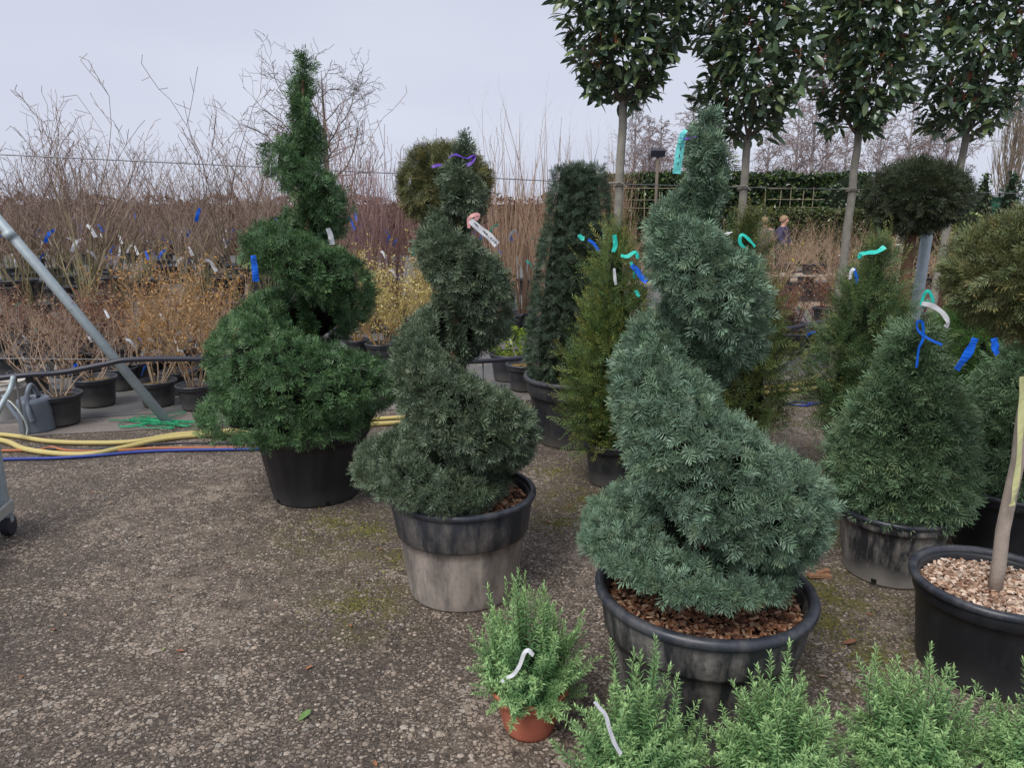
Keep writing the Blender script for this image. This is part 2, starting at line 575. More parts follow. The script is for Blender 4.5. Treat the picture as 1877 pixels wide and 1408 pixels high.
# ------------------------------------------------------------------ the ground
def ground_material():
    m = bpy.data.materials.new('weathered_asphalt')
    nt, bs = nodes_of(m)
    co = objco(nt)
    lk = nt.links.new

    def vor(scale, feat='F1', rnd=1.0):
        v = nt.nodes.new('ShaderNodeTexVoronoi')
        v.inputs['Scale'].default_value = scale
        v.inputs['Randomness'].default_value = rnd
        v.feature = feat
        lk(co, v.inputs['Vector'])
        return v
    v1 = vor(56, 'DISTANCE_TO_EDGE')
    v1c = vor(56)
    v2 = vor(135)
    wv = nt.nodes.new('ShaderNodeTexNoise'); wv.inputs['Scale'].default_value = 45; wv.inputs['Detail'].default_value = 3
    lk(co, wv.inputs['Vector'])
    wa = nt.nodes.new('ShaderNodeVectorMath'); wa.operation = 'MULTIPLY_ADD'
    lk(wv.outputs['Color'], wa.inputs[0]); wa.inputs[1].default_value = (0.02, 0.02, 0.0); lk(co, wa.inputs[2])
    for v_ in (v1, v1c):
        lk(wa.outputs[0], v_.inputs['Vector'])
    big = noise(nt, co, 0.9, 5, 0.6)
    mid = noise(nt, co, 3.2, 5, 0.6)
    fine = noise(nt, co, 38, 6, 0.7)
    mot = noise(nt, co, 11, 5, 0.65)
    rgb = nt.nodes.new('ShaderNodeSeparateColor')
    lk(v1c.outputs['Color'], rgb.inputs[0])
    stone = mixc(nt, rgb.outputs[0], (0.195, 0.156, 0.121), (0.415, 0.335, 0.262))
    stone = mixc(nt, ramp(nt, rgb.outputs[1], 0.8, 1.0), stone, (0.42, 0.38, 0.33))
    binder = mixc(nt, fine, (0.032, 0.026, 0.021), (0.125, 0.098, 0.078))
    # how much aggregate is exposed varies from place to place
    small = nt.nodes.new('ShaderNodeSeparateColor'); lk(v2.outputs['Color'], small.inputs[0])
    binder = mixc(nt, ramp(nt, small.outputs[0], 0.45, 0.9, 0, 0.8), binder, (0.24, 0.19, 0.148))
    clump = noise(nt, co, 17, 4, 0.6)
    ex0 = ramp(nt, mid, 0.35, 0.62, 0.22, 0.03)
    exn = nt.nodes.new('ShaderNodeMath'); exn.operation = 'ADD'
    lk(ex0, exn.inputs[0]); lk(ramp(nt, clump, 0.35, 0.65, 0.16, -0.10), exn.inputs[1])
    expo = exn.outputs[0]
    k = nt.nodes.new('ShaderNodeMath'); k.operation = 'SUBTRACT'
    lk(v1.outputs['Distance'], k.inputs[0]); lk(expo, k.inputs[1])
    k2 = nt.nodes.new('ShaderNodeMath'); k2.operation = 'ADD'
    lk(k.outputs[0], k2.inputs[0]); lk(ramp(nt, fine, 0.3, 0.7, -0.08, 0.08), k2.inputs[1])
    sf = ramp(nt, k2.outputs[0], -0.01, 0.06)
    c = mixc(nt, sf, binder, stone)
    # pale silt dried in patches, damp dark patches
    silt = ramp(nt, mot, 0.45, 0.62)
    sp = nt.nodes.new('ShaderNodeMath'); sp.operation = 'MULTIPLY'
    lk(silt, sp.inputs[0]); lk(ramp(nt, big, 0.5, 0.66, 0.0, 0.75), sp.inputs[1])
    c = mixc(nt, sp.outputs[0], c, (0.40, 0.325, 0.255))
    c = mixc(nt, ramp(nt, big, 0.50, 0.36, 0.0, 0.6), c, (0.060, 0.048, 0.040))
    # moss round the pots, in the gaps of the stones
    pos = nt.nodes.new('ShaderNodeSeparateXYZ'); lk(co, pos.inputs[0])

    def blob(x, y, r, s):
        d = nt.nodes.new('ShaderNodeVectorMath'); d.operation = 'DISTANCE'
        lk(co, d.inputs[0]); d.inputs[1].default_value = (x, y, 0)
        return ramp(nt, d.outputs['Value'], r, r * 0.25, 0, s)
    tot = None
    for b in [(-0.62, 2.75, .42, .62), (-0.9, 3.4, .5, .7), (.45, 3.9, .55, .75), (1.75, 3.9, .8, 1.), (1.35, 2.85, .55, .9), (2.05, 3.2, .5, .8), (1.2, 2.35, .4, .6), (-0.45, 3.1, .4, .5), (2.4, 4.6, .7, .9)]:
        x = blob(*b)
        if tot is None:
            tot = x
        else:
            a = nt.nodes.new('ShaderNodeMath'); a.operation = 'MAXIMUM'
            lk(tot, a.inputs[0]); lk(x, a.inputs[1]); tot = a.outputs[0]
    mm = nt.nodes.new('ShaderNodeMath'); mm.operation = 'MULTIPLY'
    lk(tot, mm.inputs[0]); lk(ramp(nt, noise(nt, co, 7, 6, 0.7), 0.46, 0.60), mm.inputs[1])
    moss = mixc(nt, fine, (0.075, 0.07, 0.022), (0.235, 0.205, 0.065))
    c = mixc(nt, mm.outputs[0], c, moss)
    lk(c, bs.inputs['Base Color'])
    lk(ramp(nt, big, 0.33, 0.55, 0.55, 0.9), bs.inputs['Roughness'])
    bs.inputs['Specular IOR Level'].default_value = 0.3
    hsum = nt.nodes.new('ShaderNodeMath'); hsum.operation = 'ADD'
    lk(sf, hsum.inputs[0]); lk(ramp(nt, fine, 0, 1, 0, 0.9), hsum.inputs[1])
    bump(nt, bs, hsum.outputs[0], 1.0, 0.016)
    return m


def sheet(name, pts, z, mat, kind='structure'):
    V = [(p[0], p[1], z) for p in pts]
    me = npmesh(name, V, [np.array([list(range(len(pts)))])], mat)
    return obj(name, me, None, None, kind)


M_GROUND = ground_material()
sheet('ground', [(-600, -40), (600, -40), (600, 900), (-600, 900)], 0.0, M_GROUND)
RD = np.array((math.cos(math.radians(15.5)), math.sin(math.radians(15.5))))   # the line of the tree row
RN = np.array((-RD[1], RD[0]))
RO = np.array((-3.4, 5.17))


def rowpt(s, off, z=0.0):
    p = RO + RD * s + RN * off
    return np.array((p[0], p[1], z))


M_MEMB = bpy.data.materials.new('weed_membrane')
nt, bs = nodes_of(M_MEMB)
co = objco(nt)
c = mixc(nt, noise(nt, co, 1.3, 5, 0.6), (0.05, 0.055, 0.062), (0.19, 0.185, 0.175))
c = mixc(nt, ramp(nt, noise(nt, co, 3.5, 6, 0.7), 0.52, 0.68, 0, 0.7), c, (0.24, 0.20, 0.15))
nt.links.new(c, bs.inputs['Base Color'])
bs.inputs['Roughness'].default_value = 0.7
bump(nt, bs, noise(nt, co, 40, 3), 0.3, 0.004)
M_SAND = plain('sandy_path', (0.33, 0.25, 0.18), 0.95, 0.3, 5, 0.1, bmp=0.6)
M_GRAVEL = plain('pale_gravel', (0.24, 0.21, 0.19), 0.95, 0.55, 90, 0.1, bmp=0.9)


def strip(name, o0, o1, s0, s1, z, mat, wob=0.08, seed=3):
    r = np.random.default_rng(seed)
    ss = np.linspace(s0, s1, 40)
    lo = [rowpt(s, o0 + r.normal(0, wob)) for s in ss]
    hi = [rowpt(s, o1 + r.normal(0, wob)) for s in ss[::-1]]
    V = np.array(lo + hi)
    V[:, 2] = z
    n = len(ss)
    q = [[i, i + 1, 2 * n - 2 - i, 2 * n - 1 - i] for i in range(n - 1)]
    return obj(name, npmesh(name, V, [np.array(q)], mat), None, None, 'structure')


strip('gravel_strip', 0.10, 0.62, -8, 16, 0.004, M_GRAVEL, 0.10)
strip('weed_membrane', 0.5, 60, -30, 60, 0.008, M_MEMB, 0.05)
strip('sandy_path', 4.9, 5.7, -30, 40, 0.012, M_SAND, 0.06, 5)
strip('sandy_path', 9.8, 10.6, -30, 40, 0.012, M_SAND, 0.06, 6)

#SECTION2
# ------------------------------------------------------------------ pots and what fills them
def pot(parent, r_top, r_base, h, mat, rim=0.018, band=0.0, ribs=0, holes=0, soil_drop=0.05, rimmat=None, seg=56, soil=None, rim_on=True):
    mb = MB()
    zt = h - rim
    zb = h - band if band else zt
    rr = lambda z: r_base + (r_top - r_base) * z / h
    prof = [(0.0, 0.004), (r_base - 0.012, 0.004), (r_base - 0.004, 0.0), (r_base, 0.012)]
    for k in range(1, 8):
        z = 0.012 + (zb - 0.016) * k / 7
        prof.append((rr(z), z))
    if band:
        prof += [(rr(zb) + 0.010, zb), (rr(zb) + 0.012, zb + 0.008)]
    prof.append((rr(zt) + (0.012 if band else 0.0), zt))
    prof += [(rr(h) - 0.004, h - 0.004), (rr(h) - 0.012, h - 0.01), (rr(zt) - 0.014, zt), (rr(h * 0.55) - 0.012, h * 0.55)]
    mb.lathe(prof, seg, (ribs, 0.009, 0.02, zb - 0.004) if ribs else None)
    p = mb.build('pot', mat, parent, True)
    if rim_on:
        mr = MB()
        a = np.linspace(-PI * 0.75, PI * 1.05, 10)
        R = r_top + 0.006
        mr.lathe([(R + math.cos(t) * rim * 0.95 + 0.004, h - 0.002 + math.sin(t) * rim) for t in a], seg)
        mr.build('rim', rimmat or M_RIM, p, True)
    for k in range(holes):
        an = -PI / 2 - 0.75 + k * 1.25
        md = MB()
        R_ = Matrix.Rotation(an, 3, 'Z')
        md.box((math.cos(an) * (r_base + 0.0015), math.sin(an) * (r_base + 0.0015), 0.022), (0.008, 0.022, 0.02), R_)
        md.build('drain_hole_shade', M_SHADE, p)  # dark box on the wall, the hole's shade painted as its colour
    zs = h - soil_drop
    ms = MB()
    rng = np.random.default_rng(int(r_top * 1e4) + seg)
    rs = rr(zs) - 0.013
    th = np.linspace(0, 2 * PI, 28, endpoint=False)
    V = [(0, 0, zs + 0.015)]
    for f in (0.35, 0.7, 1.0):
        for t in th:
            V.append((rs * f * math.cos(t), rs * f * math.sin(t), zs + rng.normal(0.004, 0.004)))
    tri = [[0, 1 + j, 1 + (j + 1) % 28] for j in range(28)]
    q = []
    for i in range(2):
        for j in range(28):
            a, b = 1 + i * 28 + j, 1 + i * 28 + (j + 1) % 28
            q.append([a, b, b + 28, a + 28])
    ms.add(V, q, tri)
    so = ms.build('compost', soil or M_PEAT, parent, True)
    return p, so, zs, rs


def chips(parent, zs, rs, n, pal, size=0.016, seed=0, name='bark_chips', flat=0.22):
    rng = np.random.default_rng(seed)
    tv = np.array([[x, y, z] for z in (-1, 1) for y in (-1, 1) for x in (-1, 1)], float) * [0.55, 0.3, 0.5 * flat]
    tv[4:] *= [0.8, 0.75, 1]
    tq = np.array([[0, 2, 3, 1], [4, 5, 7, 6], [0, 1, 5, 4], [2, 6, 7, 3], [0, 4, 6, 2], [1, 3, 7, 5]])
    r = np.sqrt(rng.random(n)) * (rs - size * 0.4)
    th = rng.uniform(0, 2 * PI, n)
    P = np.stack([r * np.cos(th), r * np.sin(th), zs + 0.006 + rng.random(n) * 0.014], 1)
    D = rng.normal(0, 1, (n, 3)) * [1, 1, 0.35]
    U = np.array([[0, 0, 1.0]]) + rng.normal(0, 0.35, (n, 3))
    pal = np.array(pal)
    c = pal[rng.integers(0, len(pal), n)] * rng.uniform(0.6, 1.3, n)[:, None]
    V, Q, C = place([(tv, tq)], P, D, U, size * rng.uniform(0.5, 1.5, n), c, rng)
    return obj(name, npmesh(name, V, [Q], M_CHIP, C), parent, None, 'stuff')


REDCHIP = [(0.32, 0.15, 0.08), (0.42, 0.22, 0.13), (0.20, 0.09, 0.055), (0.52, 0.34, 0.22), (0.11, 0.06, 0.04)]
PALECHIP = [(0.42, 0.29, 0.21), (0.55, 0.42, 0.32), (0.33, 0.20, 0.13), (0.20, 0.11, 0.07), (0.62, 0.50, 0.40)]


def ribbon(name, pts, width, mat, parent, face=(0, -1, 0), twist=0.45):
    """a strip of tape through local points, given a little thickness"""
    p = smooth_path(pts, 5)
    d = np.gradient(p, axis=0)
    d /= np.linalg.norm(d, axis=1)[:, None] + 1e-9
    fv = np.array(face, float)
    V = []
    m = len(p)
    w0 = width
    for i in range(m):
        width = w0 * (1 - 0.22 * (1 - i / max(1, m - 1)) ** 2)
        s = np.cross(d[i], fv)
        ln = np.linalg.norm(s)
        s = s / ln if ln > 1e-3 else np.array([1.0, 0, 0])
        f2 = np.cross(s, d[i])
        a = twist * i / max(1, m - 1)
        s = s * math.cos(a) + f2 * math.sin(a)
        f2 = np.cross(s, d[i])
        for k in (-1, 1):
            V.append(p[i] + s * k * width / 2 + f2 * (0.0006 + 0.1 * width * k * math.sin(i * 0.9)))
        for k in (1, -1):
            V.append(p[i] + s * k * width / 2 + f2 * (-0.0006 + 0.1 * width * k * math.sin(i * 0.9)))
    q = []
    for i in range(m - 1):
        for j in range(4):
            a, b = i * 4 + j, i * 4 + (j + 1) % 4
            q.append([a, b, b + 4, a + 4])
    q += [[0, 1, 2, 3], [4 * m - 1, 4 * m - 2, 4 * m - 3, 4 * m - 4]]
    return obj(name, npmesh(name, V, [np.array(q)], mat, None, False), parent)


def pixpts(root, Y, pix):
    """photo pixels at distance Y as points local to root"""
    o = np.array(root.location)
    return [at(x, y, Y if len(w) == 0 else w[0]) - o for x, y, *w in pix]


def axis_trunk(parent, r0, r1, z0, z1, mat, name='trunk', bend=0.0, seed=0):
    rng = np.random.default_rng(seed)
    z = np.linspace(z0, z1, 9)
    p = np.stack([rng.normal(0, bend, 9), rng.normal(0, bend, 9), z], 1)
    p[0, :2] = 0
    return MB().tube(p, np.linspace(r0, r1, 9), 10).build(name, mat, parent, True)


# ------------------------------------------------------------------ spiral yews
def spiral(label, root_xy, potargs, keys, axis_px, n_sprays, pal, scale, seed, tip=None, tipmix=0.2, kb=0.92, ka=0.56, lumpy=0.018, core=0.74, gap_b=1.0, bmul=None, deep=0.03, up=0.08, out=0.5):
    rng = np.random.default_rng(seed)
    X0, Y0 = root_xy
    root = thing('spiral_yew', label, 'topiary', (X0, Y0, 0))
    p, so, zs, rs = pot(root, **potargs)
    # keys: (px_x, px_y) of the widest point of each half turn, from the tip down
    K = len(keys)
    z, R, ax = [], [], []
    for i, (x, y) in enumerate(keys):
        q = at(x, y, Y0)
        a = at(axis_px(y), y, Y0)
        z.append(q[2]); R.append(abs(q[0] - a[0])); ax.append(a[0] - X0)
    z, R, ax = map(np.array, (z, R, ax))
    first_left = keys[1][0] < axis_px(keys[1][1])
    phi0 = (PI if first_left else 2 * PI) - PI          # angle at key 0
    ks = np.arange(K)

    def f(arr, s):
        # smooth interpolation
        i = np.clip(np.floor(s).astype(int), 0, K - 2)
        t = s - i
        m = np.gradient(arr)
        h00, h10, h01, h11 = 2 * t**3 - 3 * t**2 + 1, t**3 - 2 * t**2 + t, -2 * t**3 + 3 * t**2, t**3 - t**2
        return h00 * arr[i] + h10 * m[i] + h01 * arr[i + 1] + h11 * m[i + 1]
    spacing = np.array([abs(z[max(0, i - 1)] - z[min(K - 1, i + 1)]) * (2 if i in (0, K - 1) else 1) for i in range(K)])
    b_key = spacing * 0.5 * kb
    b_key[0] = spacing[1] * 0.30
    b_key[-1] = b_key[-2] * 0.75
    for i_, m_ in (bmul or {}).items():
        b_key[i_] *= m_

    def spine(s):
        Rr = f(R, s)
        ph = phi0 + PI * s
        rho = Rr * (1 - ka)
        a = np.maximum(0.6, np.minimum(1, Rr / 0.12)) * (Rr * ka) - np.minimum(0.012, Rr * 0.06)
        a = np.maximum(0.028, a)
        b = np.maximum(0.045, f(b_key, s) * gap_b - 0.012)
        c = np.stack([f(ax, s) + rho * np.cos(ph), rho * np.sin(ph), f(z, s)], -1)
        return c, ph, a, b
    sg = np.linspace(0, K - 1, 40 * (K - 1))
    C, PH, A, B = spine(sg)
    wgt = (A + B) * (np.abs(f(R, sg)) * 0.5 + 0.35 * B + 0.02)
    cdf = np.cumsum(wgt) / wgt.sum()
    n = int(n_sprays * 2.2)
    s = np.interp(rng.random(n), cdf, sg)
    c, ph, a, b = spine(s)
    al = rng.uniform(0, 2 * PI, n)
    er = np.stack([np.cos(ph), np.sin(ph), np.zeros(n)], 1)
    ez = np.array([0, 0, 1.0])
    P = c + er * (a * np.cos(al))[:, None] + ez * (b * np.sin(al))[:, None]
    Nn = er * (np.cos(al) / a)[:, None] + ez * (np.sin(al) / b)[:, None]
    # end caps
    m = n // 25
    sc = np.where(rng.random(m) < 0.5, 0.0, K - 1.0)
    cc, pc, a_, b_ = spine(sc)
    v = rng.normal(0, 1, (m, 3)); v /= np.linalg.norm(v, axis=1)[:, None]
    P = np.concatenate([P, cc + v * np.stack([a_, a_, b_], 1)])
    Nn = np.concatenate([Nn, v]); s = np.concatenate([s, sc])
    Nn /= np.linalg.norm(Nn, axis=1)[:, None]
    keep = np.ones(len(P), bool)
    for j in range(0, len(sg), 2):
        d = P - C[j]
        m_ = (np.hypot(d[:, 0], d[:, 1]) / A[j]) ** 2 + (d[:, 2] / B[j]) ** 2
        keep &= ~((m_ < 0.78) & (np.abs(s - sg[j]) > 0.35))
    keep &= (P[:, 2] > zs + 0.035) | ((np.hypot(P[:, 0], P[:, 1]) > potargs['r_top'] + 0.03) & (P[:, 2] > zs - 0.14))
    P, Nn = P[keep][:n_sprays], Nn[keep][:n_sprays]
    P = P + Nn * (lump(P, seed, lumpy, 9) + lump(P, seed + 5, 0.016, 42) - 0.006)[:, None]
    needles('foliage', P, Nn, root, rng, pal, M_YEW, scale, out=out, up=up, tip=tip, tipmix=tipmix, deep=deep, kw=dict(n=11, length=0.036, nl=0.025, w=0.0038, ang=62, lift=0.35))
    # solid dark core, shade inside the foliage put into its colour
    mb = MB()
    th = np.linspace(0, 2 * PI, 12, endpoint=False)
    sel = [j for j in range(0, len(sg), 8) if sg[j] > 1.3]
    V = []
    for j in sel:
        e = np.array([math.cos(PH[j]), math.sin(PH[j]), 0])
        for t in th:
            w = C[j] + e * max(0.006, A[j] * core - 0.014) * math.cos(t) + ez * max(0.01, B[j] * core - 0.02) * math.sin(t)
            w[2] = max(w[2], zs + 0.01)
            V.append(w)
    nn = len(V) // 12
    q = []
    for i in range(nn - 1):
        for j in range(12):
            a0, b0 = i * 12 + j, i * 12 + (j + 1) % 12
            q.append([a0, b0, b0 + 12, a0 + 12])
    mb.add(V, q).build('twig_shade_core', M_SHADE, root, True)
    # the stem follows the axis
    zz = np.linspace(zs - 0.02, z[0] - 0.05, 10)
    px = np.interp(zz, z[::-1], ax[::-1])
    MB().tube(np.stack([px, zz * 0, zz], 1), np.linspace(0.028, 0.008, 10), 8).build('trunk', M_BARK, root, True)
    return root, zs, rs


PAL_L = [(0.078, 0.162, 0.057), (0.047, 0.108, 0.050), (0.129, 0.222, 0.077), (0.069, 0.138, 0.069)]
PAL_M = [(0.101, 0.148, 0.091), (0.152, 0.193, 0.132), (0.064, 0.103, 0.067), (0.121, 0.162, 0.082)]
PAL_F = [(0.134, 0.217, 0.150), (0.193, 0.285, 0.208), (0.083, 0.148, 0.096), (0.143, 0.222, 0.117)]

sp_left, zs, rs = spiral('tallest dark green spiral yew in a clean black tub, no mulch showing', (-1.155, 4.04),
    dict(r_top=0.33, r_base=0.245, h=0.47, mat=M_POTC, rim=0.016, band=0.10, ribs=12, holes=2),
    [(572, 128), (527, 190), (590, 250), (490, 290), (640, 378), (452, 445), (678, 525), (392, 645), (736, 705), (372, 748), (690, 765)],
    lambda y: np.interp(y, [110, 300, 600, 800], [552, 563, 566, 560]), 12000, PAL_L, 1.2, 11, tip=(0.10, 0.19, 0.05), tipmix=0.25, ka=0.56, kb=0.72, core=0.7, bmul={3: 0.84, 4: 0.86, 5: 0.84, 6: 0.88, 7: 1.42, 8: 1.5, 9: 1.5, 10: 1.4})
ribbon('ribbon', pixpts(sp_left, 3.95, [(601, 418), (606, 432), (609, 448)]), 0.03, M_WHITE, sp_left)
ribbon('blue_tag', pixpts(sp_left, 3.75, [(464, 468), (467, 490), (469, 516)]), 0.032, M_BLUE, sp_left)

sp_mid, zs, rs = spiral('grey-green spiral yew with purple ribbon, in a tub caked with pale mud', (-0.215, 2.93),
    dict(r_top=0.295, r_base=0.235, h=0.45, mat=M_POTD, rim=0.016, band=0.165, ribs=14, soil_drop=0.045),
    [(866, 272), (800, 340), (890, 365), (770, 445), (944, 545), (722, 668), (990, 795), (648, 850), (930, 885)],
    lambda y: np.interp(y, [260, 450, 900], [845, 838, 830]), 13000, PAL_M, 1.0, 22, tip=(0.17, 0.19, 0.08), tipmix=0.14, kb=0.78, ka=0.58, bmul={3: 0.84, 4: 0.92, 5: 0.86, 6: 1.06, 7: 1.2, 8: 1.2})
chips(sp_mid, zs, rs, 1700, REDCHIP, 0.018, 3)
ribbon('ribbon', pixpts(sp_mid, 2.80, [(823, 288), (835, 283), (855, 290), (869, 284), (866, 296), (856, 303)]), 0.014, M_PURPLE, sp_mid, (0, -0.6, 1))
ribbon('ribbon', pixpts(sp_mid, 2.80, [(791, 306), (800, 303), (809, 302)]), 0.012, M_PURPLE, sp_mid, (0, -1, 0.2))
ribbon('pink_tape', pixpts(sp_mid, 2.70, [(860, 418), (859, 402), (868, 394), (877, 394), (872, 402), (862, 412)]), 0.014, M_PINK, sp_mid)
lb = ribbon('white_label', pixpts(sp_mid, 2.68, [(862, 404), (878, 418), (896, 432), (911, 449)]), 0.026, M_WHITE, sp_mid, twist=0.0)
for a, b in ((0.12, 0.25), (0.45, 0.62), (0.72, 0.78), (0.82, 0.85), (0.88, 0.95)):
    q = [np.array((862, 404)) + (np.array((911, 449)) - (862, 404)) * t + np.array((1.5, -1.5)) for t in (a, (a + b) / 2, b)]
    ribbon('print', pixpts(sp_mid, 2.676, [tuple(v) for v in q]), 0.0035, M_PRINT, lb, twist=0.0)

sp_front, zs, rs = spiral('blue-green spiral yew with aqua label at its tip, red bark mulch in its big tub', (0.615, 2.12),
    dict(r_top=0.32, r_base=0.265, h=0.44, mat=M_POTF, rim=0.019, band=0.13, ribs=14, soil_drop=0.055),
    [(1310, 222), (1246, 275), (1340, 325), (1180, 450), (1414, 580), (1120, 725), (1510, 945), (1060, 985), (1440, 1030)],
    lambda y: np.interp(y, [200, 600, 1050], [1290, 1285, 1284]), 18500, PAL_F, 0.88, 33, tip=(0.19, 0.21, 0.09), tipmix=0.16, kb=0.78, ka=0.58, bmul={3: 0.84, 4: 0.92, 5: 0.86, 6: 1.08, 7: 1.3, 8: 1.35})
chips(sp_front, zs, rs, 3200, REDCHIP, 0.0145, 4)
al = ribbon('aqua_label', pixpts(sp_front, 2.02, [(1252, 244), (1246, 275), (1240, 318)]), 0.022, M_AQUA, sp_front, twist=0.0)
for t0 in (0.35, 0.52, 0.72):
    y = 244 + 74 * t0
    ribbon('print', pixpts(sp_front, 2.012, [(1252 - 12 * t0, y), (1251.6 - 12 * t0, y + 3), (1251 - 12 * t0, y + 6)]), 0.0028, M_PRINT, al, twist=0.0)
ribbon('ribbon', pixpts(sp_front, 2.01, [(1246, 262), (1250, 247), (1258, 238)]), 0.012, M_AQUA, sp_front)
ribbon('ribbon', pixpts(sp_front, 2.0, [(1247, 252), (1258, 254), (1270, 251), (1277, 250)]), 0.011, M_PURPLE, sp_front, (0, -0.4, 1))

# ------------------------------------------------------------------ cones, columns and balls
def yew(name, label, cat, xy, potargs, prof, n, pal, scale, seed, tip=None, tipmix=0.2, amp=0.02, out=0.6, up=0.1, jit=0.9, chipn=0, chipp=REDCHIP, stem=None, core=0.8, deep=0.04, kw=None, chipsize=0.018, group=None, lf=6):
    rng = np.random.default_rng(seed)
    root = thing(name, label, cat, (xy[0], xy[1], 0), 0, group)
    p, so, zs, rs = pot(root, **potargs)
    P, Nn = revolve_points(rng, prof, n, amp, lf, seed)
    needles('foliage', P, Nn, root, rng, pal, M_YEW, scale, out=out, up=up, jit=jit, tip=tip, tipmix=tipmix, deep=deep, kw=kw)
    core_lathe(root, prof, M_SHADE, core)
    if stem:
        r0, r1, mat = stem
        axis_trunk(root, r0, r1, zs - 0.02, prof[0][0] + 0.1, mat, 'trunk', 0.003, seed)
    if chipn:
        chips(root, zs, rs, chipn, chipp, chipsize, seed)
    return root, zs, rs


def dome(zc, rh, rv, k=12, flat=0.0):
    return [(zc + rv * math.sin(t), max(0.004, rh * math.cos(t))) for t in np.linspace(-PI / 2 + flat, PI / 2, k)]


PAL_CONE = [(0.103, 0.176, 0.090), (0.157, 0.237, 0.129), (0.063, 0.119, 0.067), (0.119, 0.187, 0.083)]
cone, *_ = yew('cone_yew', 'broad cone-shaped yew with blue ribbon in a scuffed grey pot', 'topiary', (1.73, 3.07),
    dict(r_top=0.235, r_base=0.185, h=0.32, mat=M_POTE, rim=0.013, band=0.05, holes=2),
    [(0.30, 0.10), (0.36, 0.20), (0.44, 0.245), (0.54, 0.24), (0.68, 0.20), (0.82, 0.15), (0.95, 0.105), (1.06, 0.07), (1.13, 0.03)], 3600, PAL_CONE, 1.4, 51,
    tip=(0.20, 0.20, 0.08), tipmix=0.12, up=-0.15, out=0.95, amp=0.04, lf=12, chipn=300, stem=(0.02, 0.012, M_BARK))
ribbon('ribbon', pixpts(cone, 2.88, [(1680, 674), (1684, 640), (1692, 620), (1691, 592), (1682, 590), (1683, 606), (1704, 622), (1727, 632)]), 0.011, M_BLUE, cone)
ribbon('ribbon', pixpts(cone, 2.95, [(1688, 560), (1694, 540), (1703, 534), (1711, 556), (1696, 552)]), 0.014, M_TEAL, cone)
ribbon('white_label', pixpts(cone, 2.9, [(1690, 556), (1708, 560), (1726, 572), (1738, 590), (1733, 600)]), 0.022, M_WHITE, cone)

cone2, *_ = yew('cone_yew', 'cone-shaped yew in a tall black pot, half hidden by a slim pale trunk', 'topiary', (2.42, 3.30),
    dict(r_top=0.26, r_base=0.22, h=0.33, mat=M_POTC, rim=0.014, band=0.05),
    [(0.32, 0.10), (0.38, 0.21), (0.46, 0.25), (0.62, 0.225), (0.80, 0.165), (0.98, 0.10), (1.12, 0.05), (1.2, 0.02)], 2700, PAL_CONE, 1.4, 52, up=-0.1, out=0.75, chipn=400, chipp=REDCHIP, stem=(0.02, 0.012, M_BARK))

PAL_TALL = [(0.057, 0.121, 0.048), (0.088, 0.168, 0.063), (0.042, 0.090, 0.044), (0.132, 0.174, 0.052)]
LOOSE = dict(n=16, length=0.10, nl=0.026, w=0.0038)


def upright(label, xy, potr, h, prof, n, pal, tipc, seed, extra, scale=1.1, potmat_=None, topn=26, lean=0.0):
    root, zs, rs = yew('upright_yew', label, 'conifer', xy, dict(r_top=potr, r_base=potr * 0.82, h=h, mat=potmat_ or M_POTB, rim=0.011, band=0.04), prof, n, pal, scale, seed,
        tip=tipc, tipmix=0.35, amp=0.09, lf=11, up=0.55, out=0.6, deep=0.07, kw=LOOSE, core=0.62)
    # longer leading shoots standing clear of the outline
    rng = np.random.default_rng(seed + 7)
    P, Nn = revolve_points(rng, prof, extra * 2, 0.09, 11, seed)
    keep = P[:, 2] > prof[0][0] + 0.1
    P, Nn = P[keep], Nn[keep]
    top = np.tile(np.array([[0, 0, prof[-1][0] - 0.12]]), (topn, 1)) + rng.normal(0, 0.035, (topn, 3)) * [1, 1, 1.6]
    P = np.concatenate([P, top]); Nn = np.concatenate([Nn, rng.normal(0, 0.35, (topn, 3)) + [0, 0, 1]])
    T = [spray_template(rng, n=30, length=0.2, nl=0.024, w=0.0042, ang=55) for _ in range(4)]
    needles('leading_shoots', P, Nn, root, rng, pal, M_YEW, 1.0, out=0.42, up=0.9, jit=0.35, tip=tipc, tipmix=0.8, tmpl=T, deep=0.03)
    axis_trunk(root, 0.02, 0.008, zs - 0.02, prof[-1][0] - 0.1, M_BARK, 'trunk', 0.004, seed)
    return root


tall = upright('loose upright yew with teal ribbon near its tip, slim pot behind the cone', (2.08, 4.2), 0.17, 0.33,
    [(0.34, 0.10), (0.42, 0.23), (0.55, 0.27), (0.75, 0.24), (0.95, 0.20), (1.12, 0.14), (1.28, 0.085), (1.40, 0.05), (1.47, 0.02)], 2600, PAL_TALL, (0.26, 0.24, 0.05), 61, 70, potmat_=M_POTE)
ribbon('ribbon', pixpts(tall, 4.1, [(1576, 474), (1578, 466), (1592, 463), (1608, 461), (1622, 452)]), 0.028, M_TEAL, tall, (0, -1, 0.6))
ribbon('white_label', pixpts(tall, 4.12, [(1558, 512), (1560, 498), (1566, 492)]), 0.018, M_WHITE, tall)
ribbon('blue_tag', pixpts(tall, 4.12, [(1566, 492), (1570, 508), (1571, 521)]), 0.018, M_BLUE, tall)

